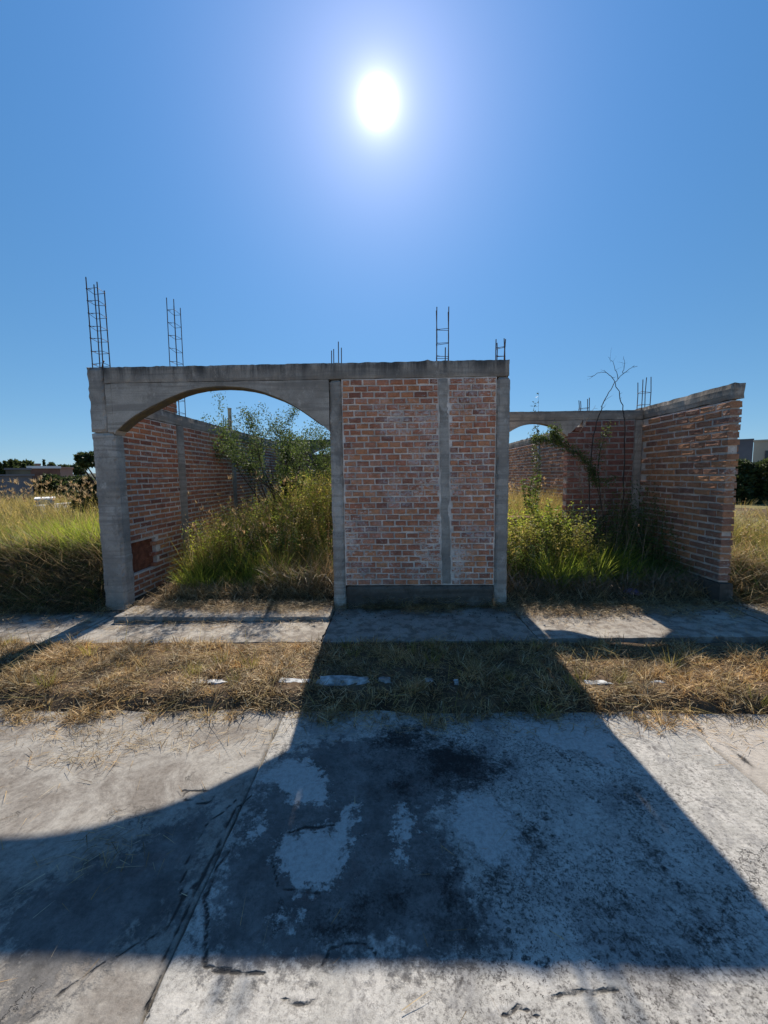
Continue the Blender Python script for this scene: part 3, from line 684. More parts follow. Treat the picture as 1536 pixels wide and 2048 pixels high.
# ------------------------------------------------------------------ left side wall
LX = -3.60
lw = empty('side_wall', 'long red brick side wall seen through the big arch, with grey ring beam and pilasters', 'wall', (-3.7, 9, .15))
def rankL(c, z): return 1.0 / (c * c) if (z > .55 and c < 8.9) else -1
def niche(c, z): return 5.24 < c < 5.84 and .47 < z < .90
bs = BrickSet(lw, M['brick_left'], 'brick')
PIL = [(6.60, 6.82), (8.80, 9.02), (10.9, 11.1), (12.4, 12.56)]
segs = [(5.25, 6.60), (6.82, 8.80), (9.02, 10.9), (11.1, 12.4)]
for a, b in segs:
    courses(bs, 'y', LX, a, b, .14, 2.64, .079, .262, .09, .004, 1, rankL, .003, .021, niche)
courses(bs, 'y', LX, 5.25, 6.66, 2.835, 3.14, .078, .262, .09, .004, 1, lambda c, z: -1, .004)
bs.finish(300)
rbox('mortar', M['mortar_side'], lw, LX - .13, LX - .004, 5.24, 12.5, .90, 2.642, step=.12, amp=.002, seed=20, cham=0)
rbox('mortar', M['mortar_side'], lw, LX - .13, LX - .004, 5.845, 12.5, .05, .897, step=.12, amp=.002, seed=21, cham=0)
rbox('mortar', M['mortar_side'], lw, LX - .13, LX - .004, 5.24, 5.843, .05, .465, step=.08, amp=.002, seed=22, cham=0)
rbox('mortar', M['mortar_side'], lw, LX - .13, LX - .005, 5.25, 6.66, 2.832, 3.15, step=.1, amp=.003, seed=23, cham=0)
rbox('niche_back', M['niche'], lw, LX - .13, LX - .06, 5.24, 5.843, .468, .895, step=.07, amp=.005, seed=24, cham=0)
rbox('beam', M['conc_low'], lw, LX - .135, LX + .008, 5.235, 12.52, 2.645, 2.828, step=.08, amp=.004, seed=25, cham=.005)
for i, (a, b) in enumerate(PIL):
    rbox('column', M['conc_low'], lw, LX - .12, LX + .012, a, b, .05, 2.64, step=.07, amp=.004, seed=26 + i, cham=.005)
rebar_cage(lw, -3.665, 6.84, 2.83, (1.88, 1.86, 1.80, 1.84), .11, .20, .205, (.008, 0))
rebar_cage(lw, -3.665, 8.80, 2.83, (.28, .22, .30, .25), .10, .12, .14, stirrups=1)
# pale post leaning out of the left wall further back
mb = MB(); mb.tube([(-3.69, 9.03, 2.829), (-3.69, 9.03, 3.28)], .04, 10); mb.tube([(-3.69, 9.03, 3.281), (-3.69, 9.03, 3.31)], .045, 10)
pp = mb.build('pipe', flat_mat('cream_pipe', (.55, .45, .30), .7, .15), None, False)
tag(pp, 'short cream vertical pipe standing on the side wall behind the tree', 'pipe')

# ------------------------------------------------------------------ rear wall of the big room, with a second arch
rw = empty('rear_wall', 'far red brick wall with dark beam and small arch behind the tree', 'wall', (-1.5, 12.5, .2))
rbox('beam', M['conc_low'], rw, LX - .13, 2.02, 12.565, 12.70, 2.735, 2.90, step=.12, amp=.005, seed=40, cham=.005)
ARC3 = [(-2.60, 2.44), (-2.5, 2.50), (-2.35, 2.58), (-2.2, 2.64), (-2.0, 2.685), (-1.8, 2.69), (-1.6, 2.66), (-1.45, 2.60), (-1.3, 2.52), (-1.2, 2.44)]
spandrel('arch_spandrel', M['conc_low'], rw, ARC3, 2.733, 12.57, 12.69, 30, 5)
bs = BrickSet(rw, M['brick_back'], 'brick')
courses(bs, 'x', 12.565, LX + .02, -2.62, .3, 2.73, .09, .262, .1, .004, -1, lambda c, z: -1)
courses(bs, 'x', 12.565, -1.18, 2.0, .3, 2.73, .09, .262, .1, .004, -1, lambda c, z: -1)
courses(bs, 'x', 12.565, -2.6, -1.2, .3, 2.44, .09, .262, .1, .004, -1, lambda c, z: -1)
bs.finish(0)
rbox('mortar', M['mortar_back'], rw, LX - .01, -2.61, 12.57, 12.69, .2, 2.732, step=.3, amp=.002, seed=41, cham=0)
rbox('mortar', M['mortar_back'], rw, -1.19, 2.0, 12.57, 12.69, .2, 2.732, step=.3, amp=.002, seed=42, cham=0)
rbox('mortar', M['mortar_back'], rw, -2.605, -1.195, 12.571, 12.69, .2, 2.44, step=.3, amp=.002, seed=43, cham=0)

# ------------------------------------------------------------------ right side wall
RX = 4.07
rt = empty('boundary_wall', 'brick boundary wall at the right, orange brown bricks under a grey concrete beam, free front end', 'wall', (4.13, 8, .15))
bs = BrickSet(rt, M['brick_right'], 'brick'); bs.tilt = .03
courses(bs, 'y', RX, 5.035, 15.2, .405, 2.63, .089, .272, .140, .010, -1, lambda c, z: (1.0 / (c * c) if c < 6.75 else -1), .0045, .022, lambda c, z: (6.74 < c < 6.92) or (11.35 < c < 11.55), 0, lambda z: (5.035, 15.2))
bs.finish(300)
rbox('mortar', M['mortar_side'], rt, RX + .005, RX + .115, 5.062, 15.2, .39, 2.64, step=.11, amp=.003, seed=50, cham=0)
def rbeam(p):
    p = p.copy()
    if p.z > 2.8: p.z += .01 * mnoise.noise(Vector((1, p.y * 3, 0)))
    if p.z < 2.7: p.z += .018 * mnoise.noise(Vector((4, p.y * 5, 0)))
    return p
rbox('beam', M['conc_low'], rt, RX - .002, RX + .145, 5.018, 15.3, 2.645, 2.85, step=.06, amp=.006, seed=51, cham=.009, fn=rbeam)
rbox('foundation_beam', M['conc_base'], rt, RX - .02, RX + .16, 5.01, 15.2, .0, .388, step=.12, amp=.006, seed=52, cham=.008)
rbox('column', M['conc_low'], rt, RX - .006, RX + .13, 11.36, 11.54, .39, 2.64, step=.1, amp=.004, seed=53)
mb = MB(); mb.tube([(RX - .02, 11.46, .9), (RX - .02, 11.46, 2.6)], .018, 8); mb.build('conduit', flat_mat('grey_conduit', (.3, .3, .3)), rt)
rebar_cage(rt, RX + .03, 6.84, 2.84, (.44, .48, .50, .42), .13, .13, .19, stirrups=2)

# ------------------------------------------------------------------ back wall with the small arch
BY = 6.75
bw = empty('arched_wall', 'low dark wall with a small concrete arch between the front wall and the boundary wall', 'wall', (3, BY, .15))
ARC2 = [(1.78, 2.35), (1.83, 2.42), (1.92, 2.485), (2.02, 2.54), (2.12, 2.578), (2.25, 2.604), (2.36, 2.606), (2.48, 2.588), (2.58, 2.56), (2.68, 2.51), (2.76, 2.455), (2.84, 2.385)]
rbox('beam', M['conc_low'], bw, 1.30, 4.065, BY, BY + .15, 2.645, 2.80, step=.05, amp=.004, seed=60, cham=.005)
spandrel('arch_spandrel', M['conc_low'], bw, [(1.5, 2.35)] + ARC2, 2.643, BY, BY + .147, 40, 9)
spandrel('arch_spandrel', M['conc_low'], bw, [(2.843, 2.385), (3.08, 2.63)], 2.644, BY + .001, BY + .146, 6, 9)
rbox('column', M['conc_low'], bw, 1.30, 1.495, BY, BY + .147, .1, 2.643, step=.1, amp=.004, seed=61)
rbox('column', M['conc_low'], bw, 3.93, 4.058, BY - .004, BY + .15, .1, 2.642, step=.06, amp=.004, seed=62)
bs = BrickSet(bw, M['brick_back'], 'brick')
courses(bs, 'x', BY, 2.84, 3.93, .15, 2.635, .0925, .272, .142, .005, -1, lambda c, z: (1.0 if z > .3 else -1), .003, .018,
        lambda c, z: z > 2.385 + (c - 2.80) * 1.0)
bs.finish(300)
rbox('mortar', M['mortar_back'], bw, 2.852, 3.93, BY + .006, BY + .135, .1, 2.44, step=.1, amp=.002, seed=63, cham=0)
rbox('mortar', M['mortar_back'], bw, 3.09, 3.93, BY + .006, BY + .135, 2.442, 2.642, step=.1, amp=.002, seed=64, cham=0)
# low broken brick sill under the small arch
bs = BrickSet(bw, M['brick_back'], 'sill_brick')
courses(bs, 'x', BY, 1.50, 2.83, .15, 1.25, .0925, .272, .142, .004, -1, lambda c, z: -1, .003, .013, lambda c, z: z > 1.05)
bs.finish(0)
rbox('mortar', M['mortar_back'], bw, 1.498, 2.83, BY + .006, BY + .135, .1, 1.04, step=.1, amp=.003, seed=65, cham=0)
rebar_cage(bw, 3.13, 6.83, 2.79, (.17, .22, .21, .19), .14, .06, .09, stirrups=1)

exec_veg = True
# ------------------------------------------------------------------ vegetation
def rands(n, a, b): return rng.uniform(a, b, n)

def blades(P, H, Wd, az, lean, droop, seg=3, roll=None):
    """ribbon blades. P (n,3) base; H length; az heading of lean; lean 0 upright .. 1 flat; droop bends the tip over"""
    n = len(P); t_ = np.linspace(0, 1, seg + 1)[None, :]
    H = np.broadcast_to(H, n)[:, None]; lean = np.broadcast_to(lean, n)[:, None]; droop = np.broadcast_to(droop, n)[:, None]
    ang = lean * (math.pi / 2) + droop * t_                       # angle from vertical along the blade
    ang_m = (ang[:, 1:] + ang[:, :-1]) / 2; ds = H / seg
    hz = np.concatenate([np.zeros((n, 1)), np.cumsum(np.sin(ang_m) * ds, 1)], 1)
    vz = np.concatenate([np.zeros((n, 1)), np.cumsum(np.cos(ang_m) * ds, 1)], 1)
    dx, dy = np.cos(az)[:, None], np.sin(az)[:, None]
    C = np.stack([P[:, :1] + hz * dx, P[:, 1:2] + hz * dy, P[:, 2:] + vz], -1)
    if roll is None: roll = rng.uniform(0, math.pi, n)
    sx = np.cos(az + roll); sy = np.sin(az + roll)
    w = (np.broadcast_to(Wd, n)[:, None] * (1 - t_) ** .6 * .5)
    S = np.stack([sx[:, None] * w, sy[:, None] * w, np.zeros_like(w)], -1)
    Lf, Rt = C - S, C + S
    m = 2 * seg + 1
    V = np.zeros((n, m, 3)); V[:, 0:2 * seg:2] = Lf[:, :seg]; V[:, 1:2 * seg:2] = Rt[:, :seg]; V[:, 2 * seg] = C[:, seg]
    b = (np.arange(n) * m)[:, None]
    Q = np.concatenate([b + np.array([[2 * k, 2 * k + 1, 2 * k + 3, 2 * k + 2]]) for k in range(seg - 1)], 0) if seg > 1 else np.zeros((0, 4))
    T = b + np.array([[2 * seg - 2, 2 * seg - 1, 2 * seg]])
    return V.reshape(-1, 3), Q, T, C[:, -1]

class Veg:
    def __init__(s): s.V = []; s.Q = []; s.T = []; s.n = 0; s.qm = []; s.tm = []
    def add(s, V, Q, T, mi=0):
        s.V.append(V); s.Q.append(np.asarray(Q, np.int64).reshape(-1, 4) + s.n); s.T.append(np.asarray(T, np.int64).reshape(-1, 3) + s.n); s.n += len(V)
        s.qm.append(np.full(len(s.Q[-1]), mi)); s.tm.append(np.full(len(s.T[-1]), mi))
    def blades(s, *a, mi=0, **k):
        V, Q, T, tip = blades(*a, **k); s.add(V, Q, T, mi); return tip
    def leaves(s, P, D, L, Wd, mi=0, fold=.25):
        """leaf diamonds: base P, direction D (n,3), length L, width Wd"""
        n = len(P); D = D / (np.linalg.norm(D, axis=1, keepdims=True) + 1e-9)
        r = rng.normal(size=(n, 3)); S = np.cross(D, r); S /= (np.linalg.norm(S, axis=1, keepdims=True) + 1e-9)
        U = np.cross(S, D); L = np.broadcast_to(L, n)[:, None]; Wd = np.broadcast_to(Wd, n)[:, None]
        mid = P + D * L * .45
        V = np.stack([P, mid + S * Wd * .5 + U * Wd * fold, P + D * L, mid - S * Wd * .5 + U * Wd * fold], 1).reshape(-1, 3)
        b = (np.arange(n) * 4)[:, None]
        s.add(V, np.zeros((0, 4)), np.concatenate([b + np.array([[0, 1, 2]]), b + np.array([[0, 2, 3]])]), mi)
    def build(s, name, mats, parent=None):
        # reorder so that material indices follow quads then triangles
        Q = np.concatenate(s.Q); T = np.concatenate(s.T)
        return np_mesh(name, np.concatenate(s.V), Q, T, mats, parent, np.concatenate(s.qm + s.tm))

def gtop(x, y):
    z = gz(x, y); return np.where((np.asarray(y) < 3.0) & (np.asarray(y) > -8), np.maximum(z, .003), z)
def pts(n, x0, x1, y0, y1, zoff=0.0):
    x = rands(n, x0, x1); y = rands(n, y0, y1); return np.stack([x, y, gtop(x, y) + zoff], -1)
def fnoise(x, y, s, o=0.0):
    return np.array([mnoise.fractal(Vector((a * s + o, b * s - o, o)), 1.0, 2.0, 4) for a, b in zip(x, y)])
def clumps(n_cl, per, x0, x1, y0, y1, rad, mask=None):
    c = pts(n_cl, x0, x1, y0, y1)
    if mask is not None: c = c[mask(c)]
    k = np.repeat(np.arange(len(c)), per); r = rad * np.sqrt(rng.uniform(0, 1, len(k))); a = rands(len(k), 0, 2 * math.pi)
    P = c[k].copy(); P[:, 0] += r * np.cos(a); P[:, 1] += r * np.sin(a); P[:, 2] = gtop(P[:, 0], P[:, 1])
    return P, k, a, len(c)

# --- dry verge between road and pavement
def verge_density(P):
    x, y = P[:, 0], P[:, 1]; n = fnoise(x, y, 1.6, 3.0)
    edge_r = 2.79 - .05 * np.sin(x * 2.3 + .5) + .03 * np.sin(x * 2.3) + .05 * np.sin(x * 5.9 + 1) + .16 * fnoise(x, x * 0, 2.3, 1.0); edge_p = 4.0 + .09 * np.sin(x * 3.1 + 2) + .2 * fnoise(x, x * 0, 1.9, 4.0)
    k = (y > edge_r + .12 * n - .10 * (rng.uniform(0, 1, len(x)) < .10)) & (y < edge_p + .16 * n)
    bare = np.zeros(len(x), bool)
    for cx_, w_ in ((-1.50, .07), (-.85, .09), (-.43, .20), (-.10, .08), (.28, .04), (.49, .03), (1.70, .10), (2.12, .07)):
        bare |= (np.abs(x - cx_) < w_ * (1 - .8 * np.abs(y - 3.15) / .2)) & (np.abs(y - 3.15) < .11)
    return k & ~(bare & (rng.uniform(0, 1, len(x)) < .965))
v = Veg()
P = pts(78000, -5.6, 6.0, 2.62, 4.12); P = P[verge_density(P)]
nz = fnoise(P[:, 0], P[:, 1], 3.2, 9.0); kp = (nz > -.05) | (rng.uniform(0, 1, len(P)) < .10 + .5 * np.clip(nz + .45, 0, 1)); P = P[kp]; nz = nz[kp]; n = len(P)
tuft = np.clip(.5 + nz, .1, 1.1)
P[:, 2] += rng.uniform(-.01, .05, n) * tuft ** 1.6
v.blades(P, rands(n, .04, .13) * (.5 + .8 * tuft), rands(n, .004, .0085), rands(n, 0, 2 * math.pi), rands(n, .45, 1.0), rands(n, -.2, .9), seg=2, mi=0)
# short tufts standing up
P, k, a, nc = clumps(620, 24, -5.6, 6.0, 2.72, 4.06, .045, verge_density)
n = len(P); hc = (.035 + .12 * rng.uniform(0, 1, nc) ** 2.5)[k]
v.blades(P, hc * rands(n, .6, 1.2), rands(n, .004, .008), a, rands(n, .05, .55), rands(n, 0, .7), seg=2, mi=0)
P, k, a, nc = clumps(46, 34, -6, 6.4, 2.8, 3.95, .05, verge_density)
n = len(P); v.blades(P, rands(nc, .08, .17)[k] * rands(n, .6, 1.2), rands(n, .003, .005), a, rands(n, .05, .4), rands(n, 0, .6), seg=3, mi=1)
P = pts(26000, -5.4, 5.8, 2.60, 4.12, .004); P = P[verge_density(P)]; n = len(P)
v.blades(P, rands(n, .03, .09), rands(n, .004, .008), rands(n, 0, 6.28), rands(n, .85, 1.0), rands(n, -.2, .3), seg=2, mi=0)
# long loose stalks lying on top
P = pts(1900, -6.2, 6.6, 2.66, 4.2, .05); P = P[verge_density(P)]; n = len(P)
v.blades(P, rands(n, .15, .42), rands(n, .003, .006), rands(n, 0, 6.28), rands(n, .75, 1.02), rands(n, -.25, .35), seg=4, mi=2)
tag(v.build('verge_grass', [M['straw'], M['olive'], M['gold']]), 'matted dry straw coloured grass covering the verge between road and pavement', None, None, 'stuff')

# --- loose straw on the road and pavement
v = Veg()
def litter(cx_, cy_, sx_, sy_, n, z=.006, L=(.03, .14)):
    x = rng.normal(cx_, sx_, n); y = rng.normal(cy_, sy_, n); P = np.stack([x, y, np.full(n, z) + rands(n, 0, .012)], -1)
    v.blades(P, rands(n, *L), rands(n, .0025, .005), rands(n, 0, 6.28), rands(n, .93, 1.0), rands(n, -.1, .12), seg=3)
for a_ in ((-2.05, 2.35, .16, .05, 190), (-2.5, 1.98, .14, .10, 170), (-1.4, 1.75, .12, .10, 120), (-1.75, 2.48, .3, .05, 170), (-2.2, 2.6, .6, .07, 520), (-.9, 2.55, .25, .1, 90), (2.3, 2.62, .3, .09, 150), (1.2, 2.68, .6, .05, 200), (-.1, 2.70, .5, .04, 130), (3.6, 2.65, .5, .08, 220), (-3.4, 2.3, .4, .3, 200), (-1.9, 1.6, .7, .5, 120), (2.6, 1.9, .6, .5, 60), (.4, 1.4, .8, .4, 26)): litter(*a_)
for a_ in ((-2.6, 4.93, .45, .08, 1700, .14), (-1.4, 4.90, .4, .10, 2600, .14), (-1.0, 4.7, .3, .12, 160, .14), (-2.2, 4.70, .6, .1, 260, .14), (-2.5, 4.2, .8, .2, 160, .08), (.3, 4.95, .7, .05, 380, .10), (.4, 4.96, .5, .04, 900, .11), (-.3, 4.3, .5, .15, 120, .1), (1.9, 4.6, .4, .16, 500, .12), (-4.3, 4.3, .6, .2, 300, .06), (3.5, 4.2, .5, .15, 200, .13), (1.8, 4.90, .3, .12, 900, .11), (2.5, 4.85, .3, .14, 900, .12), (3.3, 4.95, .5, .08, 300, .12), (-4.6, 4.9, .6, .1, 300, .05), (4.6, 4.6, .4, .2, 400, .13), (2.2, 4.45, .3, .2, 160, .12)): litter(*a_)
tag(v.build('loose_straw', M['straw']), 'loose dry straw stalks scattered on the concrete road and pavement', None, None, 'stuff')

def skirt(v, x0, x1, y0, y1, n, hmin, hmax, mi, lean=(.3, 1.0), width=(.004, .009), seg=3, zup=0.3):
    P = pts(n, x0, x1, y0, y1); P[:, 2] += rng.uniform(0, 1, n) ** 1.5 * zup
    v.blades(P, rands(n, hmin, hmax), rands(n, *width), rands(n, 0, 6.28), rands(n, *lean), rands(n, -.3, 1.2), seg=seg, mi=mi)

def leafmass(v, n, x0, x1, y0, y1, h0, h1, per, L, Wd, mi, stem_mi, bias=.15):
    """upright weed stems with small leaves all the way up"""
    P = pts(n, x0, x1, y0, y1); H = rands(n, h0, h1); az = rands(n, 0, 6.28); ln = rands(n, .0, .16)
    v.blades(P, H, rands(n, .005, .009), az, ln, rands(n, 0, .3), seg=3, mi=stem_mi)
    k = np.repeat(np.arange(n), per); u = bias + (1 - bias) * rng.uniform(0, 1, len(k)) ** .8; hh = H[k] * u; B = P[k].copy()
    th = ln[k] * math.pi / 2 + .1; B[:, 0] += np.cos(az[k]) * np.sin(th) * hh; B[:, 1] += np.sin(az[k]) * np.sin(th) * hh; B[:, 2] += np.cos(th) * hh
    B += rng.normal(0, .018, B.shape); D = np.stack([rng.normal(0, 1, len(k)), rng.normal(0, 1, len(k)), rng.normal(.4, .5, len(k))], -1)
    v.leaves(B, D, rands(len(k), L * .5, L * 1.4) * (1.25 - .6 * u), rands(len(k), Wd * .5, Wd * 1.4), mi)

# --- interior behind the big arch
v = Veg()
leafmass(v, 420, -1.9, -.75, 6.9, 9.4, 1.2, 1.72, 44, .06, .022, 1, 4)
leafmass(v, 260, -1.9, -.75, 6.9, 9.4, 1.1, 1.65, 44, .06, .020, 2, 4)
leafmass(v, 300, -2.9, -1.2, 6.4, 8.0, .8, 1.25, 38, .055, .018, 0, 4)
leafmass(v, 240, -2.9, -1.0, 6.2, 7.6, .7, 1.15, 38, .05, .018, 1, 4)
leafmass(v, 160, -3.25, -2.4, 5.9, 7.2, .55, .95, 34, .045, .016, 2, 4)
leafmass(v, 200, -3.2, -.9, 5.8, 7.4, .6, 1.25, 22, .035, .012, 4, 4, .45)
leafmass(v, 150, -2.6, -.9, 5.8, 7.0, .4, .9, 40, .055, .022, 5, 4)
def field(v, n_cl, per, x0, x1, y0, y1, rad, h0, h1, mi, width=(.006, .012), lean=(.02, .35), droop=(.2, 1.2), seg=4, mask=None):
    P, k, a, nc = clumps(n_cl, per, x0, x1, y0, y1, rad, mask); n = len(P)
    v.blades(P, rands(nc, h0, h1)[k] * rands(n, .55, 1.1), rands(n, *width), a, rands(n, *lean), rands(n, *droop), seg=seg, mi=mi)
field(v, 120, 60, -3.1, -.85, 5.8, 7.2, .11, .45, .85, 1)
field(v, 95, 60, -2.9, -.9, 5.5, 6.6, .10, .3, .62, 0)
field(v, 18, 80, -3.0, -.9, 5.9, 7.2, .12, .5, .85, 2)
field(v, 22, 90, -3.15, -1.0, 5.5, 6.7, .12, .35, .62, 2)
field(v, 3, 120, -1.75, -1.5, 5.6, 5.8, .14, .38, .46, 2); field(v, 2, 100, -1.0, -.85, 5.65, 5.9, .1, .45, .5, 2)
field(v, 3, 110, -3.1, -2.9, 5.5, 5.8, .1, .3, .5, 2)
field(v, 150, 55, -3.4, -.6, 6.8, 9.5, .16, .6, 1.0, 1)
field(v, 130, 50, -3.4, -.6, 7.0, 10.0, .16, .6, 1.05, 0)
field(v, 210, 60, -2.6, .3, 8.6, 12.2, .2, 1.0, 1.65, 3, width=(.005, .010), lean=(.0, .18))
field(v, 120, 50, -2.6, .3, 8.0, 11.5, .2, .9, 1.5, 1, width=(.005, .010), lean=(.0, .2))
skirt(v, -3.2, -.85, 5.15, 5.9, 9000, .08, .28, 4, zup=.14)
skirt(v, -1.8, -.82, 5.25, 6.2, 6500, .15, .40, 4, zup=.34)
skirt(v, -2.9, -.9, 5.6, 7.5, 9000, .10, .35, 5, zup=.4)
tag(v.build('tall_grass', [M['green'], M['olive'], M['bright'], M['gold'], M['straw'], M['weed']]), 'tall green and yellowing grass filling the room behind the big arch', None, None, 'stuff')

# --- alcove at the right, behind the opening
v = Veg()
leafmass(v, 260, 1.5, 2.95, 5.6, 6.6, .55, 1.0, 40, .05, .018, 1, 4)
leafmass(v, 170, 1.5, 2.75, 5.8, 6.6, .6, 1.15, 40, .05, .018, 2, 4)
leafmass(v, 150, 2.9, 4.0, 5.7, 6.6, .6, 1.15, 34, .045, .014, 3, 4)
leafmass(v, 90, 3.4, 4.0, 6.0, 6.65, .9, 1.55, 44, .05, .016, 3, 4)
leafmass(v, 90, 1.5, 2.0, 5.4, 5.9, .4, .75, 30, .045, .016, 3, 4)
skirt(v, 1.45, 4.05, 5.05, 5.5, 4200, .08, .25, 0, zup=.10)
skirt(v, 1.45, 4.05, 5.2, 5.9, 6000, .10, .3, 4, zup=.22)
skirt(v, 1.45, 4.02, 5.3, 6.7, 9000, .10, .32, 3, zup=.35)
field(v, 34, 80, 1.5, 3.5, 5.6, 6.5, .12, .3, .62, 1)
field(v, 40, 95, 2.1, 3.2, 5.4, 6.2, .12, .45, .80, 2)
field(v, 22, 60, 3.1, 4.0, 5.5, 6.6, .14, .3, .62, 3)
tag(v.build('alcove_grass', [M['straw'], M['olive'], M['bright'], M['weed'], M['deadtwig']]), 'bright green grass and dark undergrowth in the corner by the boundary wall', None, None, 'stuff')
v = Veg()
field(v, 330, 45, 1.2, 4.0, 7.3, 12.2, .22, .8, 1.4, 0, width=(.006, .011), lean=(.02, .25))
field(v, 60, 55, 2.1, 3.9, 7.2, 9, .2, .8, 1.3, 1, width=(.005, .010))
tag(v.build('dry_grass', [M['gold'], M['olive']]), 'sunlit golden dry grass beyond the small arch', None, None, 'stuff')

# --- open field left of the house
v = Veg()
field(v, 150, 60, -8.5, -3.95, 5.8, 6.8, .15, .45, .8, 1, lean=(.02, .4))
field(v, 90, 60, -8.5, -3.95, 5.8, 7.4, .18, .6, 1.05, 3, lean=(.05, .5))
leafmass(v, 200, -8, -4.0, 6.2, 9, .6, 1.2, 30, .05, .014, 3, 3)
field(v, 150, 55, -9.5, -3.95, 6.2, 8.5, .16, .75, 1.1, 3, lean=(.02, .4))
field(v, 60, 90, -9.0, -4.0, 5.9, 7.2, .16, .7, 1.0, 0, lean=(.02, .3))
field(v, 34, 110, -5.7, -4.0, 5.9, 6.7, .13, .85, 1.12, 2, width=(.008, .014), lean=(.02, .28))
field(v, 16, 90, -9.5, -5.9, 6.2, 8.0, .2, .7, .95, 2, width=(.008, .014), lean=(.02, .28))
field(v, 380, 34, -22, -4.0, 8.5, 22, .35, .6, 1.15, 3, width=(.012, .022), lean=(.02, .3), seg=3)
field(v, 160, 34, -22, -4.0, 8.5, 22, .35, .5, .9, 1, width=(.012, .022), lean=(.02, .3), seg=3)
skirt(v, -8.0, -3.9, 5.5, 6.1, 9000, .15, .4, 0, zup=.5); skirt(v, -8.0, -3.9, 5.6, 6.1, 5000, .15, .4, 4, zup=.5)
tag(v.build('field_grass', [M['green'], M['olive'], M['bright'], M['gold'], M['weed']]), 'tall yellow green grass in the open lot left of the house', None, None, 'stuff')
# seed stalks with finger plumes
v = Veg()
def plumes(n, x0, x1, y0, y1, h0, h1, zb=0.0):
    P = pts(n, x0, x1, y0, y1); P[:, 2] += zb
    tip = v.blades(P, rands(n, h0, h1), np.full(n, .005), rands(n, 0, 6.28), rands(n, .0, .16), rands(n, .0, .35), seg=4, mi=0)
    for q in range(9):
        v.blades(tip, rands(n, .05, .11), rands(n, .008, .016), rands(n, 0, 6.28), rands(n, .05, .45), rands(n, -.3, .9), seg=3, mi=1)
plumes(230, -8.5, -4.0, 6.2, 9.5, 1.0, 1.5)
plumes(190, -16, -5, 8, 14, .95, 1.35)
plumes(60, -3.3, -1.4, 6.4, 8.6, 1.05, 1.6)
plumes(70, -3.2, -1.6, 5.9, 7.2, .7, 1.15)
plumes(50, 1.5, 2.7, 7.3, 9.5, 1.1, 1.5)
tag(v.build('seed_stalks', [M['gold'], M['plume']]), 'dry grass stalks with brown feathery seed heads standing above the field', None, None, 'stuff')

# --- brush heap at the left edge of the pavement
v = Veg()
def heap(v, x0, x1, y0, y1, hmax, n, mi, L=(.15, .5), w=(.004, .009)):
    x = rands(n, x0, x1); y = rands(n, y0, y1); f = np.clip((y - y0) / .5, .12, 1)
    h = hmax * f * (.75 + .5 * fnoise(x, y, 1.8, 5.0))
    z = gz(x, y) + h * np.sqrt(rng.uniform(0, 1, n))
    v.blades(np.stack([x, y, z], -1), rands(n, *L), rands(n, *w), rands(n, 0, 6.28), rands(n, .45, 1.15), rands(n, -.3, .9), seg=3, mi=mi)
heap(v, -7.0, -3.88, 5.02, 6.0, .52, 16000, 0)
heap(v, -7.0, -3.88, 5.05, 6.0, .50, 11000, 1)
heap(v, -7.0, -3.88, 5.05, 6.0, .48, 9000, 3)
heap(v, -5.6, -3.88, 5.35, 5.85, .72, 1500, 2, (.4, .9), (.005, .009))
tag(v.build('brush_heap', [M['straw'], M['weed'], M['plume'], M['bark']]), 'shaded heap of cut brush and weeds left of the column', None, None, 'stuff')

# --- drifts of cut straw and soil crumbs blown onto the pavement and the step
v = Veg()
def drift(x0, x1, y0, y1, n, z0, hmax, mi=0):
    x = rands(n, x0, x1); y = y1 - (y1 - y0) * rng.uniform(0, 1, n) ** 1.7; m_ = fnoise(x, y, 2.6, 11.0) + (y - y0) / (y1 - y0) * .5 > .12
    x, y = x[m_], y[m_]; n = len(x); z = z0 + rands(n, .002, 1.0) ** 1.5 * hmax
    v.blades(np.stack([x, y, z], -1), rands(n, .04, .16), rands(n, .004, .008), rands(n, 0, 6.28), rands(n, .75, 1.05), rands(n, -.25, .3), seg=2, mi=mi)
drift(-3.35, -.83, 4.62, 5.02, 5200, .135, .06); drift(-3.3, -.83, 4.3, 4.6, 900, .07, .02)
drift(-.7, 1.4, 4.74, 5.02, 3800, .095, .06); drift(-.6, 1.3, 4.93, 5.02, 1500, .095, .14); drift(1.45, 4.1, 4.45, 5.03, 6500, .115, .06)
drift(-7.0, -3.7, 4.5, 5.05, 5500, .05, .07); drift(4.15, 7.0, 4.1, 5.05, 7000, .14, .07)
x = rands(1500, -6.5, 6.5); y = 5.03 - .5 * rng.uniform(0, 1, 1500) ** 2; P = np.stack([x, y, np.full(1500, .10) + .010 * x], -1)
v.leaves(P, rng.normal(0, 1, (1500, 3)) * np.array([1, 1, .2]), rands(1500, .01, .03), rands(1500, .008, .02), 1)
tag(v.build('straw_drift', [M['straw'], M['bark']]), 'thin drifts of cut straw lying against the walls on pavement and step', None, None, 'stuff')

# --- open field right of the house
v = Veg()
field(v, 110, 60, 4.3, 7.5, 5.5, 9.0, .16, .35, .75, 1)
leafmass(v, 130, 4.3, 7.5, 5.3, 8.0, .5, 1.0, 26, .04, .014, 2, 2)
field(v, 120, 50, 4.3, 9, 5.4, 10.0, .18, .35, .8, 0, lean=(.05, .6))
field(v, 420, 36, 5, 26, 10, 26, .4, .3, .6, 0, width=(.008, .016), seg=3)
heap(v, 4.28, 7.5, 5.05, 6.0, .38, 14000, 2); heap(v, 4.28, 7.5, 5.05, 6.0, .34, 5000, 3)
plumes_v = v
tag(v.build('scrub_grass', [M['gold'], M['olive'], M['straw'], M['weed']]), 'dry tangled grass and scrub right of the boundary wall', None, None, 'stuff')

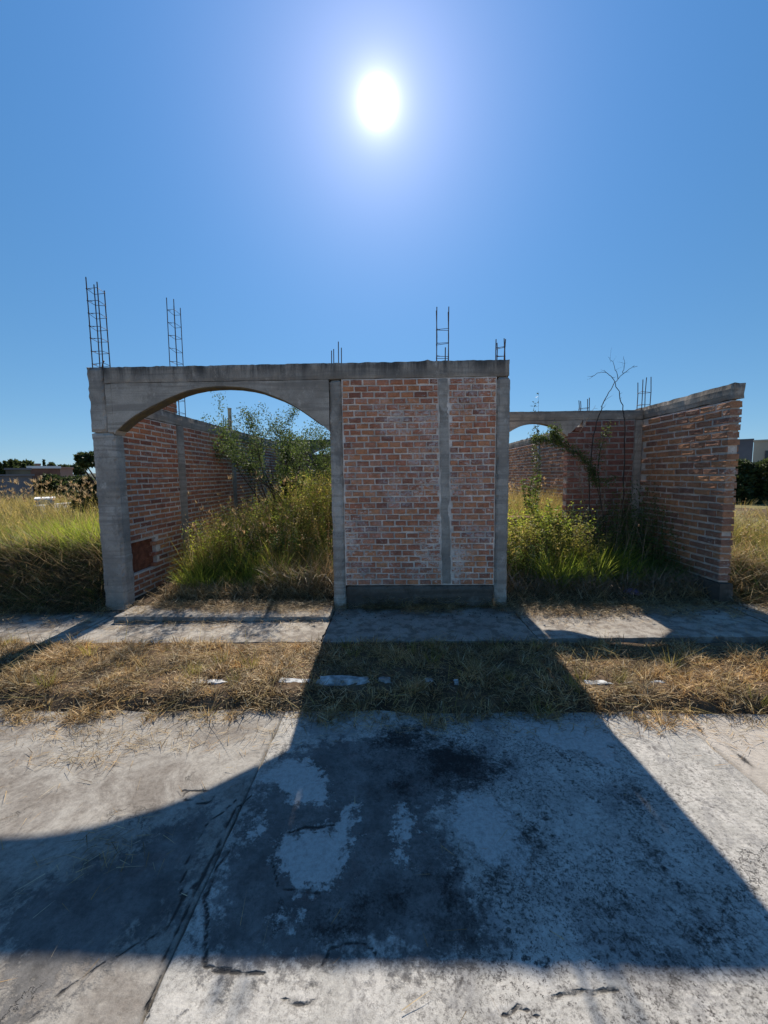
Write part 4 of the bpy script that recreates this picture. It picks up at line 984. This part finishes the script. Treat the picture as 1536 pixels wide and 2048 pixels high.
# ------------------------------------------------------------------ trees and shrubs
def grow(mb, p, d, L, r, depth, tips, spread=.5, nsub=(2, 3), seg=4, wob=.12, up=.1):
    pl = [Vector(p)]; rr = [r]; d = Vector(d).normalized()
    for i in range(seg):
        d = (d + Vector((random.gauss(0, wob), random.gauss(0, wob), random.gauss(0, wob) + up * .3))).normalized()
        pl.append(pl[-1] + d * L / seg); rr.append(r * (1 - .55 * (i + 1) / seg))
    mb.tube(pl, rr, 6 if r > .01 else 4)
    if depth <= 1:
        for q in pl[1:]: tips.append((q.copy(), d.copy()))
    if depth == 0: return
    for s_ in range(random.randint(*nsub)):
        i = random.randint(max(1, seg // 2), seg); a = Vector((random.gauss(0, 1), random.gauss(0, 1), random.gauss(.15, .7))).normalized()
        grow(mb, pl[i], (d * (1 - spread) + a * spread), L * random.uniform(.55, .85), rr[i] * .75, depth - 1, tips, spread, nsub, seg, wob, up)

def foliage_tree(name, label, cat, base, dirs, L, r, depth, leafmat, leaf_n, leaf_L, leaf_W, scat, barkmat=None, group=None, spread=.5, seed=0, nsub=(2, 3), wob=.12, up=.1):
    random.seed(seed); root = empty(name, label, cat, base, group); mb = MB(); tips = []
    for d in dirs: grow(mb, Vector((0, 0, -.05)), d, L * random.uniform(.85, 1.1), r, depth, tips, spread, nsub, 5, wob, up)
    mb.build('trunk', barkmat or M['bark'], root)
    v = Veg(); idx = rng.integers(0, len(tips), leaf_n)
    B = np.array([t_[0][:] for t_ in tips])[idx] + rng.normal(0, scat, (leaf_n, 3)); D = np.array([t_[1][:] for t_ in tips])[idx] * .6 + rng.normal(0, .7, (leaf_n, 3))
    v.leaves(B, D, rands(leaf_n, leaf_L * .6, leaf_L * 1.3), rands(leaf_n, leaf_W * .6, leaf_W * 1.3))
    v.build('crown', leafmat, root); return root

foliage_tree('mesquite_tree', 'open feathery small tree with several dark stems growing in the room behind the big arch', 'tree', (-2.42, 8.2, .3),
             [(-.15, -.2, 1), (.05, .2, 1), (.2, .1, 1), (.5, .1, 1), (.75, .2, 1), (.3, -.3, 1)], 1.52, .030, 3, M['mesq'], 26000, .045, .02, .06, spread=.42, seed=9)
foliage_tree('mesquite_tree', 'dense low green tree by the rear wall, right of the open feathery tree', 'tree', (-1.55, 9.6, .3),
             [(-.5, 0, 1), (.1, .3, 1), (.5, -.2, 1), (-.9, .1, .8)], 1.05, .03, 3, M['mesq'], 20000, .09, .045, .12, spread=.55, seed=11)

def leafy_weed(name, label, base, n_stem, h, mat, leaf_per, lL, lW, spread=.3, seed=0, group=None):
    random.seed(seed); root = empty(name, label, 'plant', base, group); mb = MB(); v = Veg()
    for s_ in range(n_stem):
        a = random.uniform(0, 6.28); k = random.uniform(.1, 1) * spread; hh = h * random.uniform(.6, 1.05)
        pl = [Vector((math.cos(a) * .03, math.sin(a) * .03, -.03))]
        for i in range(1, 7):
            t_ = i / 6; pl.append(Vector((math.cos(a) * (.03 + k * hh * t_ ** 1.3), math.sin(a) * (.03 + k * hh * t_ ** 1.3), hh * t_)) + Vector((random.gauss(0, .012), random.gauss(0, .012), 0)))
        mb.tube(pl, [.005 * (1 - .7 * i / 6) for i in range(7)], 4)
        m = leaf_per; u = rands(m, .15, 1.0) * 6; i0 = np.minimum(u.astype(int), 5); f = (u - i0)[:, None]; A = np.array([p[:] for p in pl])
        B = A[i0] * (1 - f) + A[i0 + 1] * f; D = np.stack([rng.normal(0, 1, m), rng.normal(0, 1, m), rng.normal(.35, .4, m)], -1)
        v.leaves(B, D, rands(m, lL * .6, lL * 1.3), rands(m, lW * .6, lW * 1.3))
    mb.build('stem', M['deadtwig'], root); v.build('foliage', mat, root); return root

leafy_weed('leafy_weed', 'tall leafy weed with pale tips in front of the small arch opening', (2.35, 6.25, .2), 22, 1.15, M['green'], 105, 0.068, 0.026, .3, 22)
leafy_weed('leafy_weed', 'grey green weed leaning toward the dark brick wall beside the small arch', (2.75, 6.2, .2), 16, 1.0, M['midleaf'], 90, 0.061, 0.020, .45, 23)
leafy_weed('leafy_weed', 'upright dark weed in the sunlit grass seen through the small arch', (2.6, 7.6, .2), 9, 1.55, M['weed'], 120, 0.068, 0.029, .14, 25)
leafy_weed('leafy_weed', 'thin brown weed close to the front column seen through the small arch', (2.05, 7.3, .2), 8, 1.5, M['deadtwig'], 60, .03, .01, .2, 26)
leafy_weed('leafy_weed', 'brown seeding weed beside the pilaster of the side wall', (-2.6, 6.7, .25), 16, 1.15, M['deadtwig'], 45, .03, .012, .35, 28)
leafy_weed('slender_weed', 'tall airy plant seen against the sky above and through the small arch', (2.98, 8.6, .2), 7, 3.15, M['midleaf'], 95, .075, .024, .055, 31)
random.seed(31)

# traced dead shrub: long bare whips in front of the arched wall
def whip(mb, pl, r0, twigs=6, n=4):
    pl = [Vector(p) for p in pl]; fine = []
    for i in range(len(pl) - 1):
        for k in range(4): fine.append(pl[i].lerp(pl[i + 1], k / 4) + Vector((random.gauss(0, .004), random.gauss(0, .01), random.gauss(0, .004))))
    fine.append(pl[-1]); m = len(fine)
    mb.tube(fine, [r0 * (1 - .75 * i / m) for i in range(m)], 5)
    for _ in range(twigs):
        i = random.randint(m // 3, m - 2); d = (fine[i + 1] - fine[i]).normalized(); q = fine[i].copy(); a = Vector((random.gauss(0, 1), random.gauss(0, .6), random.gauss(.2, .8))).normalized()
        tp = [q]; L = random.uniform(.05, .16)
        for s_ in range(3): tp.append(tp[-1] + (d * .35 + a * .8 + Vector((random.gauss(0, .2), 0, random.gauss(0, .2)))) * L / 3)
        mb.tube(tp, [r0 * .32, r0 * .25, r0 * .18, r0 * .1], 4)
random.seed(77)
ds = empty('dead_shrub', 'leafless shrub with long crossing bare branches rising above the arched wall', 'plant', (3.4, 6.35, .15))
inv = Matrix.Translation((-3.4, -6.35, -.15)); ds_parts = []
mb = MB()
whip(mb, [(3.35, 6.45, .15), (3.10, 6.42, .9), (3.05, 6.4, 1.7), (3.09, 6.4, 2.35), (3.19, 6.4, 2.76), (3.28, 6.4, 2.97), (3.384, 6.42, 3.138), (3.47, 6.42, 3.25), (3.58, 6.44, 3.34), (3.70, 6.45, 3.42)], .011, 9)
whip(mb, [(3.42, 6.5, .15), (3.62, 6.45, 1.0), (3.60, 6.42, 1.9), (3.56, 6.4, 2.6), (3.537, 6.4, 2.76), (3.46, 6.38, 2.98), (3.384, 6.36, 3.138), (3.30, 6.35, 3.25), (3.20, 6.34, 3.305), (3.09, 6.33, 3.295), (3.0, 6.32, 3.23)], .010, 8)
whip(mb, [(3.44, 6.42, 3.22), (3.41, 6.43, 3.36), (3.36, 6.43, 3.48), (3.28, 6.42, 3.55)], .005, 4)
whip(mb, [(3.52, 6.43, 3.30), (3.55, 6.45, 3.42), (3.53, 6.45, 3.56)], .005, 4)
mb.build('stem', M['bark'], ds)
for o in list(ds.children): o.matrix_parent_inverse = inv
random.seed(78)
tw = empty('dry_twigs', 'pale dry twigs tangled in front of the dark brick of the arched wall', 'plant', (3.3, 6.3, .15)); inv2 = Matrix.Translation((-3.3, -6.3, -.15))
for pl in ([(3.3, 6.5, .2), (2.9, 6.35, 1.6), (2.78, 6.3, 2.3), (2.95, 6.3, 2.62), (3.05, 6.28, 2.80)],
           [(3.3, 6.5, .2), (3.25, 6.3, 1.5), (3.2, 6.25, 2.2), (3.35, 6.2, 2.5), (3.5, 6.2, 2.55)],
           [(3.5, 6.4, .2), (3.45, 6.2, 1.5), (3.55, 6.1, 1.95), (3.62, 6.1, 2.35), (3.7, 6.1, 2.5)],
           [(3.4, 6.4, .2), (3.5, 6.2, 1.4), (3.6, 6.1, 1.75), (3.9, 6.05, 2.0)],
           [(3.4, 6.4, .3), (3.55, 6.2, 1.2), (3.65, 6.1, 1.55), (3.85, 6.05, 1.68)],
           [(2.9, 6.2, .2), (2.95, 6.1, .9), (3.1, 6.0, 1.25), (3.05, 6.0, 1.4)]):
    mb = MB(); whip(mb, pl, .006, 7); mb.build('twig', M['deadtwig'], tw)
for o in list(tw.children): o.matrix_parent_inverse = inv2
# leaning mesquite branch with bunched leaves
random.seed(79)
br = empty('thorny_shrub', 'green leafed thorny shrub whose leafy branch leans left across the small arch', 'shrub', (3.35, 6.3, .15)); inv3 = Matrix.Translation((-3.35, -6.3, -.15))
mb = MB(); leafpts = []
for pl, a0 in (([(3.35, 6.3, .15), (3.25, 6.25, 1.0), (3.06, 6.2, 1.62), (2.98, 6.2, 1.85), (2.78, 6.2, 2.08), (2.5, 6.2, 2.24), (2.25, 6.2, 2.30), (2.08, 6.2, 2.30)], 2),
               ([(3.35, 6.3, .15), (3.22, 6.25, 1.1), (3.08, 6.2, 1.8), (3.10, 6.2, 2.1), (3.17, 6.2, 2.35), (3.22, 6.2, 2.52)], 2),
               ([(2.5, 6.2, 2.24), (2.42, 6.22, 2.36), (2.40, 6.22, 2.48)], 0), ([(3.06, 6.2, 1.62), (3.2, 6.1, 1.66), (3.3, 6.1, 1.70)], 0)):
    whip(mb, pl, .008 if a0 else .004, 10)
    for i in range(a0, len(pl) - 1):
        for k in range(12): leafpts.append(Vector(pl[i]).lerp(Vector(pl[i + 1]), k / 12))
mb.build('stem', M['bark'], br)
v = Veg(); A = np.array([p[:] for p in leafpts]); wts = np.where(A[:, 0] > 3.07, .25, 1.0); idx = rng.choice(len(A), 2600, p=wts / wts.sum())
v.leaves(A[idx] + rng.normal(0, .04, (2600, 3)), rng.normal(0, 1, (2600, 3)) + np.array([0, 0, .3]), rands(2600, .025, .055), rands(2600, .010, .02))
v.build('foliage', M['mesq'], br)
for o in list(br.children): o.matrix_parent_inverse = inv3

# ------------------------------------------------------------------ crumpled bag near the boundary wall
random.seed(5)
V = []; F = []; nu, nv = 14, 9
for j in range(nv):
    for i in range(nu):
        a = 2 * math.pi * i / nu; b = math.pi * j / (nv - 1) - math.pi / 2
        q = Vector((math.cos(a) * math.cos(b) * .12, math.sin(a) * math.cos(b) * .07, math.sin(b) * .035)); q *= 1 + .55 * mnoise.noise(q * 30); V.append(q)
for j in range(nv - 1):
    for i in range(nu): F.append((j * nu + i, j * nu + (i + 1) % nu, (j + 1) * nu + (i + 1) % nu, (j + 1) * nu + i))
bag = mesh_obj('plastic_bag', V, F, flat_mat('mauve_plastic', (.28, .17, .34), .4, .3, 20, .4)); bag.location = (3.12, 5.3, .21); bag.rotation_euler = (0, .1, -.5)
tag(bag, 'crumpled mauve plastic bag lying at the foot of the weeds', 'bag')

# ------------------------------------------------------------------ surroundings
def crown_tree(name, label, cat, base, h, w, mat, n, leaf, seed, trunk_h=.25, shape='round', group=None):
    random.seed(seed); g = np.random.default_rng(seed); root = empty(name, label, cat, base, group)
    mb = MB(); mb.tube([(0, 0, -.3), (.05 * w, 0, h * trunk_h), (0, 0, h * .75)], [h * .03, h * .022, h * .008], 7)
    for _ in range(6):
        a = random.uniform(0, 6.28); z0 = h * random.uniform(trunk_h * .8, .6); mb.tube([(0, 0, z0), (math.cos(a) * w * .2, math.sin(a) * w * .2, z0 + h * .1), (math.cos(a) * w * .38, math.sin(a) * w * .38, z0 + h * .2)], [h * .012, h * .008, h * .003], 5)
    mb.build('trunk', M['bark'], root); v = Veg()
    if shape == 'round':
        nb = 16; C = np.stack([g.normal(0, w * .22, nb), g.normal(0, w * .22, nb), g.uniform(trunk_h * h * .9, h * .88, nb)], -1); Rd = g.uniform(.12, .24, nb) * w
    elif shape == 'bush':
        nb = 22; C = np.stack([g.uniform(-w * .4, w * .4, nb), g.uniform(-w * .2, w * .2, nb), g.uniform(.1 * h, h * .8, nb)], -1); Rd = g.uniform(.10, .2, nb) * w
    else:
        nb = 16; zz = np.linspace(.08, .97, nb); C = np.stack([g.normal(0, w * .06, nb), g.normal(0, w * .06, nb), zz * h], -1); Rd = w * .48 * (1 - zz) ** .7 + .04 * w
    k = g.integers(0, nb, n); D = g.normal(size=(n, 3)); D /= np.linalg.norm(D, axis=1, keepdims=True)
    B = C[k] + D * (Rd[k] * g.uniform(.45, 1.08, n) ** .6)[:, None] * np.array([1, 1, .8 if shape != 'cone' else 1.3])
    B[:, 2] = np.maximum(B[:, 2], .02)
    v.leaves(B, D + g.normal(0, .6, (n, 3)), g.uniform(.6, 1.3, n) * leaf, g.uniform(.4, .8, n) * leaf); v.build('crown', mat, root); return root

def gh(x, y): return float(gz(x, y))
# conifer-like thorn tree beside the left column
def bg_at(px_, py_, Y):
    """world X of a photograph column at distance Y"""
    return None
crown_tree('thorn_tree', 'dark spiky evergreen tree just left of the house column', 'tree', (-10.27, 13.55, 0.1), 3.01, 1.36, M['darkleaf'], 11000, 0.13, 201, 0.1, 'bush')
crown_tree('bush', 'broad dark bush right of the plain grey block building', 'shrub', (-23.8, 27.01, -0.3), 2.54, 2.89, M['darkleaf'], 11000, 0.22, 202, 0.1, 'bush')
crown_tree('bush', 'lighter green bush between the dark bush and the spiky tree', 'shrub', (-16.33, 20.23, -0.2), 1.57, 1.12, M['midleaf'], 5000, 0.14, 203, 0.1, 'bush')
crown_tree('bush', 'second dark bush rising on the slope above the lighter green bush', 'shrub', (-28.04, 33.91, -0.3), 2.34, 2.13, M['darkleaf'], 6000, 0.22, 206, 0.1, 'bush')
crown_tree('bush', 'dark green bush right of the boundary wall below the beige house', 'shrub', (15.91, 17.96, -0.1), 2.69, 2.88, M['darkleaf'], 14000, 0.16, 204, 0.1, 'bush')
crown_tree('distant_tree', 'wide round dark tree behind the grey blocks', 'tree', (-86.31, 90.42, -0.6), 6.37, 3.88, M['darkleaf'], 2600, 0.8, 310, 0.15, 'round', group='trees on the left skyline')
crown_tree('distant_tree', 'dark tree near the left edge of the skyline behind the grey blocks', 'tree', (-83.07, 83.8, -0.6), 5.59, 2.75, M['darkleaf'], 2600, 0.8, 311, 0.15, 'round', group='trees on the left skyline')
crown_tree('distant_tree', 'dark tree cut by the left edge of the photograph', 'tree', (-84.48, 82.38, -0.6), 5.67, 3.13, M['darkleaf'], 2600, 0.8, 312, 0.15, 'round', group='trees on the left skyline')
crown_tree('distant_tree', 'dark clumped tree behind the white roof edge', 'tree', (-111.65, 128.19, -0.6), 7.9, 2.58, M['darkleaf'], 2600, 0.8, 313, 0.15, 'round', group='trees on the left skyline')
crown_tree('distant_tree', 'light green domed tree behind the pink house', 'tree', (-109.42, 130.1, -0.6), 8.09, 3.93, M['midleaf'], 2600, 0.8, 314, 0.15, 'round', group='trees on the left skyline')
crown_tree('distant_tree', 'low grey green tree on the horizon near the house column', 'tree', (-118.76, 148.31, -0.6), 7.69, 4.85, M['midleaf'], 2600, 0.8, 315, 0.15, 'round', group='trees on the left skyline')
crown_tree('distant_tree', 'small grey green tree between the round tree and the pink house', 'tree', (-102.06, 109.93, -0.6), 6.77, 2.22, M['midleaf'], 2600, 0.8, 316, 0.15, 'round', group='trees on the left skyline')
crown_tree('cypress_tree', 'slim cypress at the very left edge of the skyline', 'tree', (-79.47, 78.92, -0.6), 5.52, 0.5, M['darkleaf'], 900, 0.4, 330, 0.05, 'cone', group='cypresses on the left skyline')
crown_tree('cypress_tree', 'slim cypress second from the left edge of the skyline', 'tree', (-78.95, 79.44, -0.6), 5.93, 0.5, M['darkleaf'], 900, 0.4, 331, 0.05, 'cone', group='cypresses on the left skyline')
crown_tree('cypress_tree', 'tallest slim cypress above the grey blocks', 'tree', (-78.29, 80.09, -0.6), 6.24, 0.51, M['darkleaf'], 900, 0.4, 332, 0.05, 'cone', group='cypresses on the left skyline')
crown_tree('cypress_tree', 'stubby cypress in front of the wide round tree', 'tree', (-76.94, 81.38, -0.6), 5.45, 0.51, M['darkleaf'], 900, 0.4, 333, 0.05, 'cone', group='cypresses on the left skyline')
crown_tree('cypress_tree', 'lone cypress rising above the white roof edge', 'tree', (-99.8, 111.98, -0.6), 7.65, 0.71, M['darkleaf'], 900, 0.4, 334, 0.05, 'cone', group='cypresses on the left skyline')
crown_tree('distant_tree', 'low dark tree clump at the far right behind the beige house', 'tree', (63.0, 64.27, -0.6), 5.39, 4.74, M['darkleaf'], 2600, 0.7, 350, 0.15, 'round')

def plain_building(name, label, A, B, depth, z0, z1, wall, roofm, slabs=.12, windows=(), over=.12):
    """walls between ground points A (left) and B (right) as seen from the road, going back by depth; openings (u0, u1, z0, z1) along the front"""
    r = empty(name, label, 'building', (A[0], A[1], z0)); r.rotation_euler = (0, 0, math.atan2(B[1] - A[1], B[0] - A[0])); L = math.hypot(B[0] - A[0], B[1] - A[1]); H = z1 - z0
    m = MB(); m.box(0, L, 0, depth, -1.5, H); m.build('walls', wall, r)
    m = MB(); m.box(-over, L + over, -over, depth + over, H + .001, H + slabs); m.build('roof', roofm, r)
    for (a, b, c, d) in windows:
        m = MB(); m.box(a, b, -.03, .02, c, d); w_ = m.build('window', M['glass'], r)
        m = MB(); e = .06
        m.box(a - e, a - .001, -.05, .03, c - e, d + e); m.box(b + .001, b + e, -.05, .03, c - e, d + e); m.box(a, b, -.05, .03, d + .001, d + e); m.box(a, b, -.05, .03, c - e, c - .001)
        m.box((a + b) / 2 - .02, (a + b) / 2 + .02, -.045, -.031, c, d)
        m.build('window_frame', M['frame'], w_)
    return r
M['glass'] = (lambda t: t.bsdf((.03, .035, .04), .15, None, .5))(NT('dark_glass')); M['frame'] = flat_mat('dark_frame', (.12, .11, .10))
M['render_grey'] = flat_mat('grey_render', (.17, .165, .175), .9, .15, .6); M['render_brown'] = flat_mat('brown_brick_render', (.20, .10, .07), .9, .2, .5)
M['render_olive'] = flat_mat('grey_brown_block', (.13, .12, .09), .9, .3, 1.2); M['render_pink'] = flat_mat('pink_render', (.42, .25, .19), .9, .12, .4); M['white'] = flat_mat('white_render', (.75, .74, .72), .8, .08, .5); M['beige'] = flat_mat('beige_render', (.52, .45, .34), .9, .1, .5)
M['dirty_white'] = flat_mat('grimy_white_render', (.40, .37, .34), .9, .35, 3)
plain_building('block_building', 'plain grey rendered block at the far left behind the tall grass', (-25.83, 22.11), (-23.1, 24.95), 6, -0.8, 1.95, M['render_grey'], M['render_grey'], 0.1, (), 0.12)
plain_building('block_building', 'low grey brown block with flat roof behind the plain grey block', (-42.3, 42.56), (-40.82, 43.97), 6, -0.8, 2.74, M['render_olive'], M['render_grey'], 0.2, (), 0.12)
plain_building('brick_house', 'long dark brick house with bright white roof edge on the left skyline', (-75.07, 80.4), (-71.37, 83.7), 9, -0.9, 3.8, M['render_brown'], M['white'], 0.5, (), 0.3)
plain_building('pink_house', 'pink rendered house adjoining the long brick house', (-71.34, 83.73), (-69.69, 85.11), 9, -0.9, 3.8, M['render_pink'], M['render_pink'], 0.3, (), 0.2)
plain_building('pink_house', 'small pink house rising behind the long brick house roof', (-108.53, 117.56), (-107.1, 118.87), 9, -0.9, 5.78, M['render_pink'], M['render_pink'], 0.4, (), 0.12)
plain_building('white_house', 'tiny white house on the horizon left of the spiky tree', (-126.23, 155.13), (-123.63, 157.21), 9, -0.9, 6.58, M['white'], M['render_grey'], 0.4, (), 0.12)
plain_building('low_hut', 'low grimy block with white flat top behind the seed heads', (-13.57, 14.7), (-13.16, 15.06), 1.5, -0.3, 0.97, M['dirty_white'], M['white'], 0.06, (), 0.04)
plain_building('beige_house', 'beige flat roofed house with a dark framed window at the right edge', (28.8, 33.27), (31.53, 30.69), 9, -0.1, 4.04, M['beige'], M['beige'], 0.14, ((.75, 1.85, 2.35, 3.35), (4.4, 5.6, 2.35, 3.35)), 0.05)
plain_building('grey_annex', 'plain grey wall block adjoining the beige house on its left', (27.29, 34.51), (28.78, 33.29), 9, -0.1, 4.18, M['render_grey'], M['render_grey'], 0.12, (), 0.03)
# low white capped wall
lwl = empty('garden_wall', 'low sloping wall with thin white coping beyond the left field', 'wall', (-10, 13.5, .2)); iv = Matrix.Translation((10, -13.5, -.2))
WA, WB, ZA, ZB = (-12.89, 13.96), (-15.12, 18.64), 0.79, 0.62
for nm_, mt_, zl, zh, e_ in (('wall_body', 'dirty_white', None, 0, 0), ('coping', 'white', .003, .05, .04)):
    m = MB(); a0, b0 = (WA[0] - e_, WA[1] - e_), (WB[0] + e_, WB[1] - e_); a1, b1 = (WA[0] - e_, WA[1] + .15 + e_), (WB[0] + e_, WB[1] + .15 + e_)
    lo = (-.5, -.5) if zl is None else (ZA + zl, ZB + zl)
    m.add([(*a0, lo[0]), (*b0, lo[1]), (*b1, lo[1]), (*a1, lo[0]), (*a0, ZA + zh), (*b0, ZB + zh), (*b1, ZB + zh), (*a1, ZA + zh)], [(0, 3, 2, 1), (4, 5, 6, 7), (0, 1, 5, 4), (1, 2, 6, 5), (2, 3, 7, 6), (3, 0, 4, 7)]); m.build(nm_, M[mt_], lwl)
for o in lwl.children: o.matrix_parent_inverse = iv
# far hills: a low ridge all along the horizon
V = []; F = []; nn_ = 160
for i in range(nn_ + 1):
    a = math.pi * (-.1 + 1.2 * i / nn_); r_ = 900
    hgt = 10 + 7 * mnoise.noise(Vector((a * 6, 0, 0))) + 4 * mnoise.noise(Vector((a * 25, 1, 0)))
    V += [(r_ * math.cos(a), r_ * math.sin(a), -6), ((r_ + 80) * math.cos(a), (r_ + 80) * math.sin(a), hgt), ((r_ + 260) * math.cos(a), (r_ + 260) * math.sin(a), -6)]
for i in range(nn_):
    F += [(i * 3, i * 3 + 3, i * 3 + 4, i * 3 + 1), (i * 3 + 1, i * 3 + 4, i * 3 + 5, i * 3 + 2)]
tag(mesh_obj('hills', V, F, flat_mat('far_scrub', (.07, .075, .05), .95, .3, .02)), 'low far ridge along the horizon', None, None, 'structure')

# children of wall empties are modelled in world coordinates
bpy.context.view_layer.update()
for root in (fw, lw, rw, rt, bw):
    im = Matrix.Translation(-Vector(root.location))
    for o in root.children: o.matrix_parent_inverse = im
